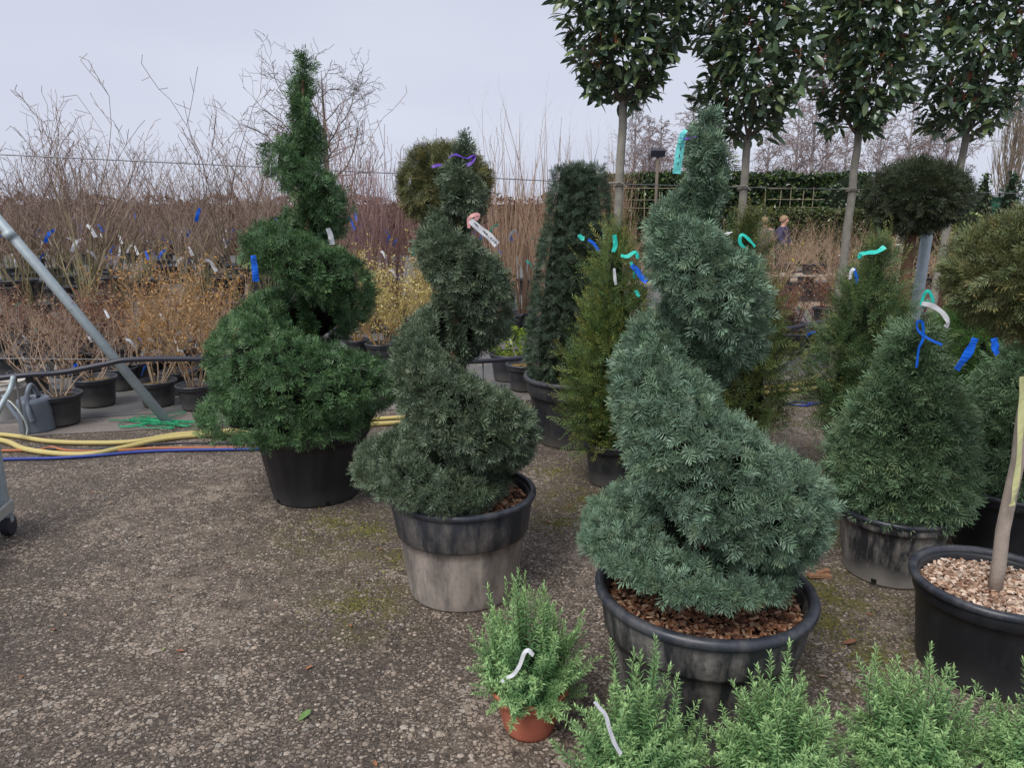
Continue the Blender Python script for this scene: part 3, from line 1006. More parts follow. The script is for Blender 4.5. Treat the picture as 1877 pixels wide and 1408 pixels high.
gold = upright('golden-tipped narrow yew with teal and blue ribbons beside the flat-topped cone', (0.60, 4.22), 0.15, 0.26,
    [(0.22, 0.08), (0.30, 0.19), (0.45, 0.23), (0.65, 0.22), (0.85, 0.20), (1.02, 0.16), (1.14, 0.10), (1.30, 0.07), (1.42, 0.045), (1.5, 0.02)], 2500,
    [(0.075, 0.145, 0.042), (0.115, 0.175, 0.045), (0.05, 0.11, 0.036), (0.16, 0.19, 0.045)], (0.34, 0.28, 0.04), 62, 80)
ribbon('ribbon', pixpts(gold, 4.08, [(1124, 462), (1128, 448), (1126, 430)]), 0.026, M_TEAL, gold)
ribbon('ribbon', pixpts(gold, 4.06, [(1138, 468), (1150, 470), (1164, 462), (1170, 474)]), 0.024, M_TEAL, gold, (0, -1, 0.5))
ribbon('ribbon', pixpts(gold, 4.05, [(1156, 480), (1163, 496), (1162, 510)]), 0.020, M_TEAL, gold)
ribbon('blue_tag', pixpts(gold, 4.04, [(1158, 486), (1168, 496), (1176, 508), (1186, 516)]), 0.032, M_BLUE, gold)
ribbon('white_label', pixpts(gold, 4.06, [(1126, 492), (1127, 508), (1129, 522)]), 0.018, M_WHITE, gold)
ribbon('ribbon', pixpts(gold, 4.06, [(1165, 532), (1168, 538), (1172, 543)]), 0.02, M_TEAL, gold)

gold2 = upright('olive upright yew with a looped teal ribbon, behind the blue-green spiral', (1.35, 4.25), 0.16, 0.28,
    [(0.28, 0.10), (0.36, 0.23), (0.5, 0.27), (0.75, 0.25), (0.98, 0.20), (1.15, 0.14), (1.32, 0.09), (1.45, 0.055), (1.58, 0.02)], 2500,
    [(0.060, 0.105, 0.035), (0.085, 0.12, 0.035), (0.038, 0.078, 0.030), (0.11, 0.13, 0.03)], (0.24, 0.19, 0.03), 63, 70)
ribbon('ribbon', pixpts(gold2, 4.1, [(1393, 486), (1377, 466), (1357, 446), (1360, 430), (1374, 440), (1384, 452)]), 0.020, M_TEAL, gold2, (0, -1, 0.3))
wl = ribbon('white_label', pixpts(gold2, 4.15, [(1323, 433), (1332, 428), (1342, 425)]), 0.03, M_WHITE, gold2, (0, -0.6, 0.8))

green, *_ = yew('bushy_yew', 'bright green bushy yew in a black pot behind the cones', 'conifer', (2.78, 4.35),
    dict(r_top=0.20, r_base=0.17, h=0.30, mat=M_POTB, rim=0.012, band=0.04), [(0.3, 0.1), (0.38, 0.24), (0.6, 0.28), (0.82, 0.25), (0.98, 0.15), (1.04, 0.04)], 2400,
    [(0.07, 0.16, 0.036), (0.10, 0.19, 0.045), (0.05, 0.12, 0.034)], 1.1, 64, tip=(0.15, 0.22, 0.04), tipmix=0.4, amp=0.05, up=0.5, kw=LOOSE)

flat, *_ = yew('flat_topped_yew', 'tall flat-topped yew cone clipped dense and dark, in a ribbed black tub', 'topiary', (0.45, 5.1),
    dict(r_top=0.34, r_base=0.27, h=0.47, mat=M_POTB, rim=0.02, band=0.12, ribs=16),
    [(0.47, 0.20), (0.50, 0.305), (0.62, 0.34), (0.9, 0.32), (1.2, 0.275), (1.5, 0.225), (1.75, 0.185), (1.885, 0.165), (1.91, 0.14), (1.915, 0.01)], 6000,
    [(0.055, 0.092, 0.058), (0.085, 0.125, 0.078), (0.038, 0.068, 0.045), (0.070, 0.108, 0.055)], 0.85, 71, tip=(0.11, 0.12, 0.05), tipmix=0.15, amp=0.008, deep=0.025, stem=(0.02, 0.01, M_BARK), chipn=150)
ribbon('ribbon', pixpts(flat, 4.72, [(1061, 430), (1066, 436), (1071, 437)]), 0.03, M_TEAL, flat)
ribbon('blue_tag', pixpts(flat, 4.72, [(1078, 439), (1088, 446), (1098, 460)]), 0.02, M_BLUE, flat)

PAL_BALL = [(0.085, 0.115, 0.040), (0.125, 0.135, 0.045), (0.055, 0.085, 0.038), (0.16, 0.145, 0.05)]
ball, zs, rs = yew('ball_yew', 'olive ball yew on a slim pale trunk, blue tags under the ball, pale bark chips', 'topiary', (1.71, 2.34),
    dict(r_top=0.25, r_base=0.215, h=0.34, mat=M_POTC, rim=0.016, band=0.06, ribs=0, soil_drop=0.045), dome(1.42, 0.265, 0.205, 14), 5000,
    [(0.105, 0.145, 0.062), (0.14, 0.160, 0.058), (0.065, 0.105, 0.052), (0.17, 0.165, 0.055)], 0.82, 81, tip=(0.27, 0.17, 0.05), tipmix=0.3, amp=0.02, up=0.15, stem=(0.024, 0.019, M_SMOOTHBARK), chipn=2600, chipp=PALECHIP, chipsize=0.014)
ribbon('blue_tag', pixpts(ball, 2.12, [(1788, 620), (1776, 645), (1753, 678)]), 0.028, M_BLUE, ball, twist=0.3)
ribbon('blue_tag', pixpts(ball, 2.2, [(1822, 620), (1824, 635), (1828, 650)]), 0.026, M_BLUE, ball)
ribbon('lemon_tape', pixpts(ball, 2.28, [(1874, 690), (1872, 760), (1867, 850), (1858, 912), (1855, 928)]), 0.024, M_LEMON, ball, twist=0.5)
MB().lathe([(0.0255, 1.045), (0.0275, 1.05), (0.0275, 1.07), (0.0255, 1.075)], 16).build('lemon_tape', M_LEMON, ball)

ball2, *_ = yew('ball_yew', 'very dark ball yew on a bare trunk behind the loose upright yew', 'topiary', (3.02, 5.6),
    dict(r_top=0.26, r_base=0.22, h=0.36, mat=M_POTB), dome(1.73, 0.325, 0.245, 12), 2800,
    [(0.040, 0.052, 0.026), (0.062, 0.076, 0.034), (0.026, 0.038, 0.022)], 1.25, 82, tip=(0.07, 0.10, 0.03), tipmix=0.25, amp=0.035, stem=(0.05, 0.04, M_BARK))
ball3, *_ = yew('ball_yew', 'olive-brown ball yew on a stem behind the purple-ribboned spiral', 'topiary', (-0.44, 5.0),
    dict(r_top=0.25, r_base=0.21, h=0.36, mat=M_POTB), dome(1.79, 0.305, 0.245, 12), 2800, PAL_BALL, 1.05, 83, tip=(0.28, 0.17, 0.04), tipmix=0.3, amp=0.03, stem=(0.03, 0.025, M_BARK))

# ------------------------------------------------------------------ rosemary in terracotta pots
def sprig_mesh(seed, n=60, length=0.26):
    rng = np.random.default_rng(seed)
    t = np.linspace(0, 1, 12)
    bend = rng.normal(0, 0.025, 2)
    path = np.stack([bend[0] * t ** 2, bend[1] * t ** 2, t * length], 1)
    mb = MB()
    mb.tube(path, np.linspace(0.0016, 0.0008, 12), 4)
    mb.C.append(np.broadcast_to(np.array((0.10, 0.12, 0.045)), mb.V[0].shape))
    for i in range(n):
        f = 0.12 + 0.88 * ((i + rng.random()) / n) ** 0.8
        p = np.array([bend[0] * f ** 2, bend[1] * f ** 2, f * length])
        th = i * 2.4 + rng.normal(0, 0.3)
        el = rng.normal(0.55, 0.18) + 0.55 * f ** 4
        d = np.array([math.cos(th) * math.cos(el), math.sin(th) * math.cos(el), math.sin(el)])
        l = 0.033 * rng.uniform(0.75, 1.15) * (1 - 0.35 * f ** 5) * (0.7 + 0.3 * min(1, f * 3))
        s = np.cross(d, [0, 0, 1]); s /= np.linalg.norm(s)
        u = np.cross(s, d)
        w = 0.0052
        tip = p + d * l - np.array([0, 0, 0.003])
        V = [p, p + d * l * 0.45 + s * w / 2 + u * 0.0012, tip, p + d * l * 0.45 - s * w / 2 + u * 0.0012, p + d * l * 0.45 + u * 0.0002]
        g = rng.uniform(0.75, 1.2)
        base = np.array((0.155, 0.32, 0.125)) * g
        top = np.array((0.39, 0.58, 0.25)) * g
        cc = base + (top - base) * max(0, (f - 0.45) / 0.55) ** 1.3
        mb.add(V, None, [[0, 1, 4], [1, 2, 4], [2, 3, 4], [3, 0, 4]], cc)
    return mb.mesh('sprig', M_SOFT)


SPRIGS = [sprig_mesh(200 + i, 62 + 3 * i, 0.24 + 0.02 * i) for i in range(6)]


def rosemary(label, xy, seed, rad=0.185, top=0.38, n=255):
    rng = np.random.default_rng(seed)
    root = thing('potted_rosemary', label, 'rosemary', (xy[0], xy[1], 0), 0, 'rosemary in terracotta pots')
    p, so, zs, rs = pot(root, 0.116, 0.080, 0.165, M_TERRA, rim=0.006, band=0.038, soil_drop=0.02, rimmat=M_TERRA, seg=40, ribs=0)
    for i in range(n):
        u = rng.random() ** 0.7
        ph = rng.uniform(0, 2 * PI)
        tilt = u * math.radians(96)
        # length needed to reach the outline of the bush
        Lr = 1.0 / math.sqrt((math.sin(tilt) / rad) ** 2 + (math.cos(tilt) / top) ** 2)
        Lr *= rng.uniform(0.72, 1.04)
        if rng.random() < 0.07:
            Lr *= 1.14
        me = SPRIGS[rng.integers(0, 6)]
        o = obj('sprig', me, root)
        b = rng.normal(0, 0.026, 2)
        h0 = 0.06 * u
        o.location = (b[0] + math.cos(ph) * 0.03 * u, b[1] + math.sin(ph) * 0.03 * u, zs + h0)
        # shoots curve upwards, so they stand steeper than the line to the outline
        sh = rng.uniform(0.35, 1.0)
        k = tilt * rng.uniform(0.5, 0.95)
        d = Vector((math.sin(k) * math.cos(ph), math.sin(k) * math.sin(ph), math.cos(k)))
        foot = Vector((math.sin(tilt) * math.cos(ph), math.sin(tilt) * math.sin(ph), math.cos(tilt))) * Lr
        ln = min(Lr, 0.24) * (1 - 0.42 * u * rng.random())
        st = foot - d * ln
        o.location = (st.x + b[0], st.y + b[1], max(zs, zs + st.z + 0.02))
        o.rotation_euler = (d.to_track_quat('Z', 'Y') @ Matrix.Rotation(rng.uniform(0, 6.28), 3, 'Z').to_quaternion()).to_euler()
        s = ln / 0.28
        o.scale = (max(0.85, s), max(0.85, s), s)
    return root


rb = rosemary('darker rosemary bush standing apart beside the mud-caked tub, curled white tag', (0.055, 2.02), 301, 0.170, 0.345)
ribbon('white_tag', pixpts(rb, 1.86, [(920, 1252), (924, 1246), (940, 1238), (952, 1222), (960, 1200), (968, 1193), (978, 1202)]), 0.012, M_WHITE, rb, (0, -1, 0.4))
rb2 = rosemary('rosemary bush with a hanging white tag, at the foot of the big mulched tub', (0.335, 1.64), 302, 0.146, 0.375)
ribbon('white_tag', pixpts(rb2, 1.46, [(1090, 1287), (1097, 1296), (1110, 1312), (1118, 1340), (1126, 1362), (1138, 1384)]), 0.010, M_WHITE, rb2, (0, -1, 0.4))
rb3 = rosemary('untagged rosemary bush between the tagged one and the one by the pale-chip pot', (0.70, 1.62), 303, 0.150, 0.305)
rb4 = rosemary('untagged rosemary bush in front of the pot with pale bark chips', (1.07, 1.68), 304, 0.146, 0.31)
rb5 = rosemary('rosemary bush mostly cut off, just past the pale-chip pot', (1.40, 1.62), 305, 0.15, 0.22)
#SECTION3
# ------------------------------------------------------------------ the row of standard trees on its wire
def leaf_template(l=0.115, w=0.046, fold=0.25, droop=0.15):
    """an elliptic leaf along +X with a fold at the midrib; quads"""
    V, q = [], []
    st = [0.0, 0.22, 0.5, 0.78, 1.0]
    hw = [0.06, 0.8, 1.0, 0.7, 0.03]
    for t, h in zip(st, hw):
        z = -droop * l * t * t
        V += [(t * l, -h * w / 2, z + fold * h * w / 2), (t * l, 0, z), (t * l, h * w / 2, z + fold * h * w / 2)]
    for i in range(4):
        a = i * 3
        q += [[a, a + 3, a + 4, a + 1], [a + 1, a + 4, a + 5, a + 2]]
    return np.array(V), np.array(q)


LEAF = leaf_template()
PH_COLS = [(0.080, 0.128, 0.072), (0.112, 0.172, 0.090), (0.058, 0.095, 0.062), (0.160, 0.215, 0.088)]
PH_MESH = [npmesh('leaf', LEAF[0], [LEAF[1]], M_GLOSS, np.tile(np.array(c), (len(LEAF[0]), 1)), True) for c in PH_COLS]


def photinia(label, x_px, y_fork, Y, lean_px, seed, rad=0.56, height=1.35, r_tr=0.042):
    rng = np.random.default_rng(seed)
    fork = at(x_px, y_fork, Y)
    foot = np.array((fork[0] + lean_px, Y, 0.0))
    root = thing('standard_tree', label, 'tree', foot, 0, 'clipped standard trees tied to the wire')
    fl = fork - foot
    mb = MB()
    t = np.linspace(0, 1, 14)
    path = fl[None] * t[:, None]
    path[1:-1, :2] += rng.normal(0, 0.006, (12, 2))
    mb.tube(path, np.linspace(r_tr * 1.1, r_tr * 0.82, 14), 12)
    mb.build('trunk', M_TRUNK, root, True)
    # limbs fan out from the fork
    segs, ends = [], []
    for i in range(9):
        ph = i * 2.4 + rng.normal(0, 0.3)
        k = rng.uniform(0.25, 1.0)
        p = fl + np.array((0, 0, rng.uniform(-0.06, 0.03)))
        d = np.array((math.cos(ph) * k, math.sin(ph) * k, rng.uniform(0.5, 0.9)))
        d /= np.linalg.norm(d)
        r = r_tr * rng.uniform(0.3, 0.5)
        ln = rng.uniform(0.10, 0.15)
        for j in range(5):
            q = p + d * ln
            segs.append([*p, *q, r, r * 0.8])
            p, r = q, r * 0.8
            d = d + np.array((0, 0, 0.10)) + rng.normal(0, 0.13, 3)
            d /= np.linalg.norm(d)
            ends.append((p.copy(), d.copy()))
            if j:
                d2 = d + rng.normal(0, 0.6, 3); d2 /= np.linalg.norm(d2)
                q2 = p + d2 * 0.12
                segs.append([*p, *q2, r * 0.6, r * 0.25])
                ends.append((q2, d2))
    segs = np.array(segs)
    cols = np.tile(np.array((0.13, 0.11, 0.09)), (len(segs), 1))
    obj('branches', segmesh('branches', segs, M_TWIG, 6, cols), root)
    # leaves fill a squarish crown: narrow at the fork, wide above
    n = 3000
    zz = rng.random(n) ** 0.85
    prof = lambda z: np.interp(z, [0, 0.08, 0.2, 0.45, 0.8, 0.95, 1.0], [0.35, 0.66, 0.90, 1.0, 0.93, 0.68, 0.25])
    R = rad * prof(zz)
    rr = R * rng.random(n) ** 0.42 * np.where(rng.random(n) < 0.05, 1.14, 1.0)
    th = rng.uniform(0, 2 * PI, n)
    P = np.stack([rr * np.cos(th), rr * np.sin(th), 0.04 + zz * height + 0.10 * np.sin(th * 3 + seed) * (zz < 0.3)], 1)
    P += (lump(P, seed, 0.10, 5)[:, None]) * np.stack([np.cos(th), np.sin(th), 0 * th], 1)
    dens = lump(P, seed + 1, 1.0, 6)
    P, th = P[dens > -0.9], th[dens > -0.9]
    P[:, :2] *= 1 + 0.0
    P = P + fl
    n = len(P)
    D = np.stack([np.cos(th), np.sin(th), np.zeros(n)], 1) * 0.7 + rng.normal(0, 0.6, (n, 3))
    D[:, 2] -= 0.15
    U = np.array([[0, 0, 1.0]]) + rng.normal(0, 0.45, (n, 3))
    sc = rng.uniform(0.8, 1.3, n)
    # the leaves nearest the viewing side are single parts, the rest one mass
    front = np.argsort(P[:, 1] + 0.35 * np.abs(P[:, 2] - fl[2] - 0.4))[:300]
    m = np.zeros(n, bool); m[front] = True
    cols = np.array(PH_COLS)[rng.integers(0, 4, n)] * rng.uniform(0.8, 1.2, n)[:, None]
    V, Q, C = place([LEAF], P[~m], D[~m], U[~m], sc[~m], cols[~m], rng)
    obj('leaf_mass', npmesh('leaf_mass', V, [Q], M_GLOSS, C, True), root, None, 'stuff')
    for i in front:
        o = obj('leaf', PH_MESH[rng.integers(0, 4)], root, P[i])
        d = Vector(D[i]).normalized()
        y = Vector(U[i]).cross(d).normalized()
        z = d.cross(y)
        o.rotation_euler = Matrix((d, y, z)).transposed().to_euler()
        o.scale = (sc[i],) * 3
    # coppery young shoots at the edge of the crown
    k = 110
    idx = rng.integers(0, n, k)
    far = np.linalg.norm(P[idx][:, :2] - fl[:2], axis=1) > rad * 0.5
    idx = idx[far]
    Pb = np.repeat(P[idx], 7, 0) + rng.normal(0, 0.008, (len(idx) * 7, 3)) + np.tile(np.linspace(0, 0.07, 7)[:, None] * [0, 0, 1], (len(idx), 1))
    Db = rng.normal(0, 0.6, Pb.shape) + [0, -0.2, 0.9]
    cb = np.array([(0.30, 0.055, 0.035), (0.35, 0.13, 0.06), (0.22, 0.06, 0.05)])[rng.integers(0, 3, len(Pb))]
    V, Q, C = place([leaf_template(0.045, 0.014)], Pb, Db, rng.normal(0, 1, Pb.shape), rng.uniform(0.6, 1.1, len(Pb)), cb, rng)
    obj('young_shoots', npmesh('young_shoots', V, [Q], M_GLOSS, C), root, None, 'stuff')
    return root, foot, fl


def wireY(x):                       # the wire runs along the row and away to the right
    u = (x - CX) / F
    return 6.17 / (1 - 0.33 * u)


TREES = []
for (x, yf, lean, lab, sd, rad, hh) in [
    (1142, 185, -0.02, 'standard tree with a clear-edged leafy head, nearest the flat-topped cone', 1, 0.51, 1.5),
    (1370, 250, -0.015, 'standard tree with low wide fork, its head above the blue-green spiral', 2, 0.53, 1.75),
    (1574, 240, -0.03, 'standard tree with dense red-flecked head, behind the dark ball yew', 3, 0.46, 1.7),
    (1772, 245, -0.16, 'standard tree with a leaning trunk, between the dark ball yew and the poplar', 4, 0.52, 1.8)]:
    Yt = wireY(x)
    r, foot, fl = photinia(lab, x, yf, Yt, lean, sd, rad, hh)
    TREES.append((r, foot, fl))

# the support wire and its ties
wp = []
for x, y in [(-260, 270), (0, 283), (480, 306), (1000, 331), (1135, 337), (1365, 343), (1570, 347), (1765, 352), (2000, 357), (2300, 364)]:
    wp.append(at(x, y, wireY(x) - 0.06))
w = MB().tube(np.array(wp), 0.004, 5).build('support_wire', M_WIRE)
tag(w, 'thin steel wire the standard trees are tied to', 'wire')
M_TIE = plain('tie_twine', (0.28, 0.26, 0.20), 0.9, 0.2)
for (r, foot, fl), yy in zip(TREES, (337, 343, 347, 352)):
    z = at(1000, yy, foot[1])[2]
    t = z / fl[2]
    c = fl * t
    mb = MB()
    a = np.linspace(0, 2 * PI * 2.2, 30)
    mb.tube(np.stack([c[0] + 0.05 * np.cos(a) - 0.02 * np.cos(a * 0.45), c[1] + 0.05 * np.sin(a), c[2] - 0.02 + 0.03 * a / 14], 1), 0.005, 5)
    mb.tube(np.array([(c[0] - 0.12, c[1] - 0.055, c[2] + 0.005), (c[0], c[1] - 0.058, c[2] + 0.012), (c[0] + 0.05, c[1] - 0.055, c[2] - 0.03)]), 0.006, 5)
    mb.build('tie', M_TIE, r)

# slanting galvanised strut on the left and the post on the right
b = gp(319, 779)
top = at(-190, 185, b[1] + 0.02)
st = thing('slanting_strut', 'slanting galvanised steel strut footed by a green twine tangle', 'strut', b)
MB().tube(np.array([(0, 0, -0.05), (top - b) * 0.5, top - b]), 0.036, 16).build('tube', M_GALV, st, True)
mb = MB()
d = (top - b) / np.linalg.norm(top - b)
c = (at(18, 430, b[1]) - b)
mb.tube(np.array([c - d * 0.03, c + d * 0.03]), 0.041, 16).build('coupler', M_GALV, st, True)
pb = at(1665, 640, 6.0); pb[2] = 0
pt = at(1706, 385, 6.0)
tag(MB().tube(np.array([(0, 0, -0.05), (pt - pb) * 0.5, pt - pb]), 0.043, 16).build('galvanised_post', M_GALV, None, True, pb), 'galvanised steel post rising behind the cone, top lost in the dark ball', 'post')

# green twine tangled at the strut's foot
rng = np.random.default_rng(5)
q = [gp(318, 770, 0.03)]
for i in range(46):
    an = rng.uniform(0, 6.28)
    rr = abs(rng.normal(0, 0.20))
    q.append(b + np.array((math.cos(an) * rr * 1.6 - 0.08, math.sin(an) * rr * 0.6, 0.014 + abs(rng.normal(0, 0.018)))))
tag(MB().tube(smooth_path(q, 5), 0.0042, 4).build('twine_tangle', M_GTWINE), 'tangle of green twine on the ground at the strut foot', 'twine')

# irrigation pipe on its stakes along the row
pp = []
for x, y in [(-200, 720), (25, 690), (110, 683), (190, 668), (245, 659), (400, 659), (640, 668), (885, 662), (1000, 652), (1200, 632), (1420, 606), (1535, 586), (1700, 575), (1950, 560)]:
    Yw = wireY(x) + 0.12
    pp.append(at(x, y, Yw))
pipe = MB().tube(smooth_path(pp, 6), 0.021, 8).build('irrigation_pipe', M_PIPE, None, True)
tag(pipe, 'black plastic irrigation pipe carried knee-high along the row', 'pipe')
for i in (1, 7, 9, 11):
    p = pp[i]
    MB().tube(np.array([(p[0], p[1] + 0.02, 0), (p[0], p[1] + 0.02, p[2] + 0.02)]), 0.008, 6).build('stake', M_WIRE, pipe)
p0 = at(25, 690, wireY(25) + 0.08)
MB().tube(smooth_path([p0, at(18, 715, p0[1] - 0.05), at(4, 740, p0[1] - 0.15), at(-12, 775, p0[1] - 0.2)], 6), 0.018, 8).build('down_pipe', M_GALV, pipe, True)
lw = MB().tube(np.array([at(-200, 655, 5.3), at(200, 659, 5.6), at(420, 661, 5.9)]), 0.003, 5).build('lower_wire', M_WIRE)
tag(lw, 'thin lower wire running just above the black irrigation pipe', 'wire')

# hoses and cables on the ground
def ground_line(name, label, cat, pix, r, mat, z=None, seed=0):
    rng = np.random.default_rng(seed)
    pts = [gp(x, y, (r if z is None else z)) for x, y in pix]
    for p in pts:
        p[2] = r + 0.004
    tag(MB().tube(smooth_path(pts, 8), r, 8).build(name, mat, None, True), label, cat)


ground_line('garden_hose', 'thick yellow hose lying straight along the gravel, upper of the pair', 'hose',
    [(-150, 790), (5, 798), (90, 810), (180, 813), (250, 810), (330, 797), (458, 788), (620, 774), (860, 757), (1150, 733), (1480, 703), (1900, 665)], 0.017, M_HOSEY)
ground_line('garden_hose', 'thick yellow hose sagging in a wide bow across the orange and blue lines', 'hose',
    [(-120, 790), (2, 808), (45, 824), (110, 833), (170, 833), (235, 820), (320, 803), (455, 793), (620, 782), (860, 768), (1150, 747), (1480, 714), (1900, 672)], 0.019, M_HOSEY)
ground_line('orange_hose', 'thin orange hose lying between the yellow and blue hoses', 'hose',
    [(-120, 830), (20, 827), (70, 826), (95, 821), (125, 827), (200, 828), (280, 823), (380, 822), (480, 821), (700, 812), (1000, 795)], 0.010, M_HOSEO)
ground_line('blue_hose', 'thin bright blue hose lying nearest the open yard', 'hose',
    [(-120, 848), (10, 843), (100, 841), (180, 836), (260, 829), (350, 826), (475, 824), (700, 818), (1000, 806)], 0.011, M_HOSEB)
ground_line('black_cable', 'black cable half hidden between the hoses', 'cable',
    [(60, 823), (160, 825), (230, 820), (330, 813), (470, 813), (640, 806)], 0.007, M_PIPE)
ground_line('blue_hose', 'short loop of blue hose on gravel right of the olive upright yew', 'hose',
    [(1440, 742), (1460, 737), (1490, 740), (1520, 737), (1480, 744), (1450, 743)], 0.009, M_HOSEB)

# ------------------------------------------------------------------ watering can, bucket, trolley
M_CAN = plain('grey_can_plastic', (0.17, 0.20, 0.24), 0.45, 0.2, 9, 0.4)
cb = gp(55, 796)
cb[1] += 0.10
can = thing('watering_can', 'slate grey plastic watering can beside the white bucket', 'watering can', cb)
mb = MB()
mb.lathe([(0, 0.004), (0.115, 0.004), (0.122, 0.015), (0.118, 0.05), (0.121, 0.055), (0.115, 0.14), (0.118, 0.145), (0.112, 0.22), (0.116, 0.232), (0.110, 0.25), (0.095, 0.262), (0.062, 0.262), (0.056, 0.245)], 36)
mb.build('body', M_CAN, can, True)
MB().lathe([(0.0, 0.235), (0.058, 0.235)], 24).build('opening_shade', M_SHADE, can)  # dark disc across the mouth, shade inside the can painted in
MB().tube(smooth_path([(0.0, 0.06, 0.255), (-0.005, 0.03, 0.33), (0.0, -0.02, 0.355), (0.01, -0.085, 0.28), (0.035, -0.125, 0.18), (0.05, -0.12, 0.10)], 6), 0.017, 10).build('handle', M_CAN, can, True)
MB().tube(smooth_path([(-0.10, 0.0, 0.05), (-0.18, 0.02, 0.14), (-0.26, 0.04, 0.27)], 6), np.linspace(0.022, 0.013, 13), 10).build('spout', M_CAN, can, True)

M_BUCKET = plain('old_white_plastic', (0.52, 0.50, 0.46), 0.6, 0.2, 7, 0.3)
bb = gp(14, 784); bb[1] += 0.30; bb[0] -= 0.2
buck = thing('bucket', 'stained white plastic bucket behind the watering can', 'bucket', bb)
mb = MB()
mb.lathe([(0, 0.003), (0.125, 0.003), (0.13, 0.01), (0.148, 0.24), (0.160, 0.245), (0.160, 0.262), (0.152, 0.264), (0.154, 0.295), (0.160, 0.30), (0.152, 0.305), (0.146, 0.295), (0.13, 0.05), (0, 0.05)], 40)
mb.build('wall', M_BUCKET, buck, True)
MB().tube([(0.155 * math.cos(a), 0.155 * math.sin(a) - 0.03 * math.sin(a), 0.26 - 0.06 * math.sin(a)) for a in np.linspace(-PI, 0, 16)], 0.004, 6).build('handle', M_WIRE, buck, True)
MB().lathe([(0, 0.27), (0.10, 0.268), (0.142, 0.262)], 24).build('contents', M_MOSSPEAT, buck)
ch = thing('drip_hose', 'thin pale drip hose arching down over the watering can', 'hose', (0, 0, 0))
MB().tube(smooth_path([at(8, 738, 5.15), at(16, 735, 5.12), at(28, 746, 5.1), at(42, 765, 5.08), at(50, 785, 5.08), at(48, 799, 5.06)], 6), 0.006, 6).build('tube', plain('pale_hose', (0.45, 0.5, 0.46), 0.5, 0.1), ch, True)

# plant trolley, most of it beyond the picture
cw = gp(24, 983)
tr = thing('plant_trolley', 'galvanised plant trolley corner carrying a grey-leaved pot plant', 'trolley', (cw[0] - 0.03, cw[1] + 0.02, 0), math.radians(12))
LX, LY = -0.60, -1.30                       # the trolley runs left and towards the viewer
for x in (0, LX):
    for y in (0, LY):
        mb = MB()
        mb.box((x, y, 0.62), (0.035, 0.035, 0.98))
        mb.build('corner_post', M_GALV, tr)
        wh = MB()
        a = np.linspace(0, 2 * PI, 24, endpoint=False)
        wh.tube([(x - 0.02, y, 0.05), (x + 0.02, y, 0.05)], 0.05, 20)
        wo_ = wh.build('wheel', M_PIPE, tr, False)
        MB().box((x, y, 0.10), (0.05, 0.03, 0.06)).build('fork', M_GALV, wo_)
M_PALE = plain('weathered_batten', (0.40, 0.40, 0.37), 0.8, 0.15, 20, 0.2)
for y in (0.026, LY - 0.026):
    MB().box((LX / 2, y, 0.155), (0.64, 0.016, 0.05)).build('frame_bar', M_PALE, tr)
for x in (0.026, LX - 0.026):
    MB().box((x, LY / 2, 0.155), (0.016, 1.34, 0.05)).build('frame_bar', M_PALE, tr)
MB().box((LX / 2, LY / 2, 0.140), (0.56, 1.26, 0.018)).build('deck', M_PALE, tr)
lv = thing('grey_leaved_plant', 'silvery grey-leaved pot plant standing on the trolley', 'pot plant', (0, 0, 0))
lv.location = tuple(Matrix.Translation(tr.location) @ Matrix.Rotation(math.radians(12), 4, 'Z') @ Vector((-0.155, -0.15, 0.149)))
M_POTG = plain('blue_grey_plastic', (0.20, 0.22, 0.29), 0.5, 0.1, 5, 0.4)
pot(lv, 0.11, 0.085, 0.17, M_POTG, rim=0.006, band=0.03, soil_drop=0.02, rimmat=M_POTG, seg=32)
rng = np.random.default_rng(77)
P, Nn = revolve_points(rng, [(0.17, 0.05), (0.20, 0.13), (0.27, 0.14), (0.33, 0.10), (0.36, 0.02)], 420, 0.02, 9, 3)
needles('foliage', P, Nn, lv, rng, [(0.20, 0.26, 0.20), (0.26, 0.31, 0.26), (0.14, 0.20, 0.15)], M_SOFT, 1.2, out=0.6, up=0.7, deep=0.06)
core_lathe(lv, [(0.17, 0.05), (0.20, 0.10), (0.27, 0.11), (0.33, 0.07)], M_SHADE, 0.7)
#SECTION4
# ------------------------------------------------------------------ bare shrubs in pots
def nrm(v):
    return v / (np.linalg.norm(v) + 1e-9)


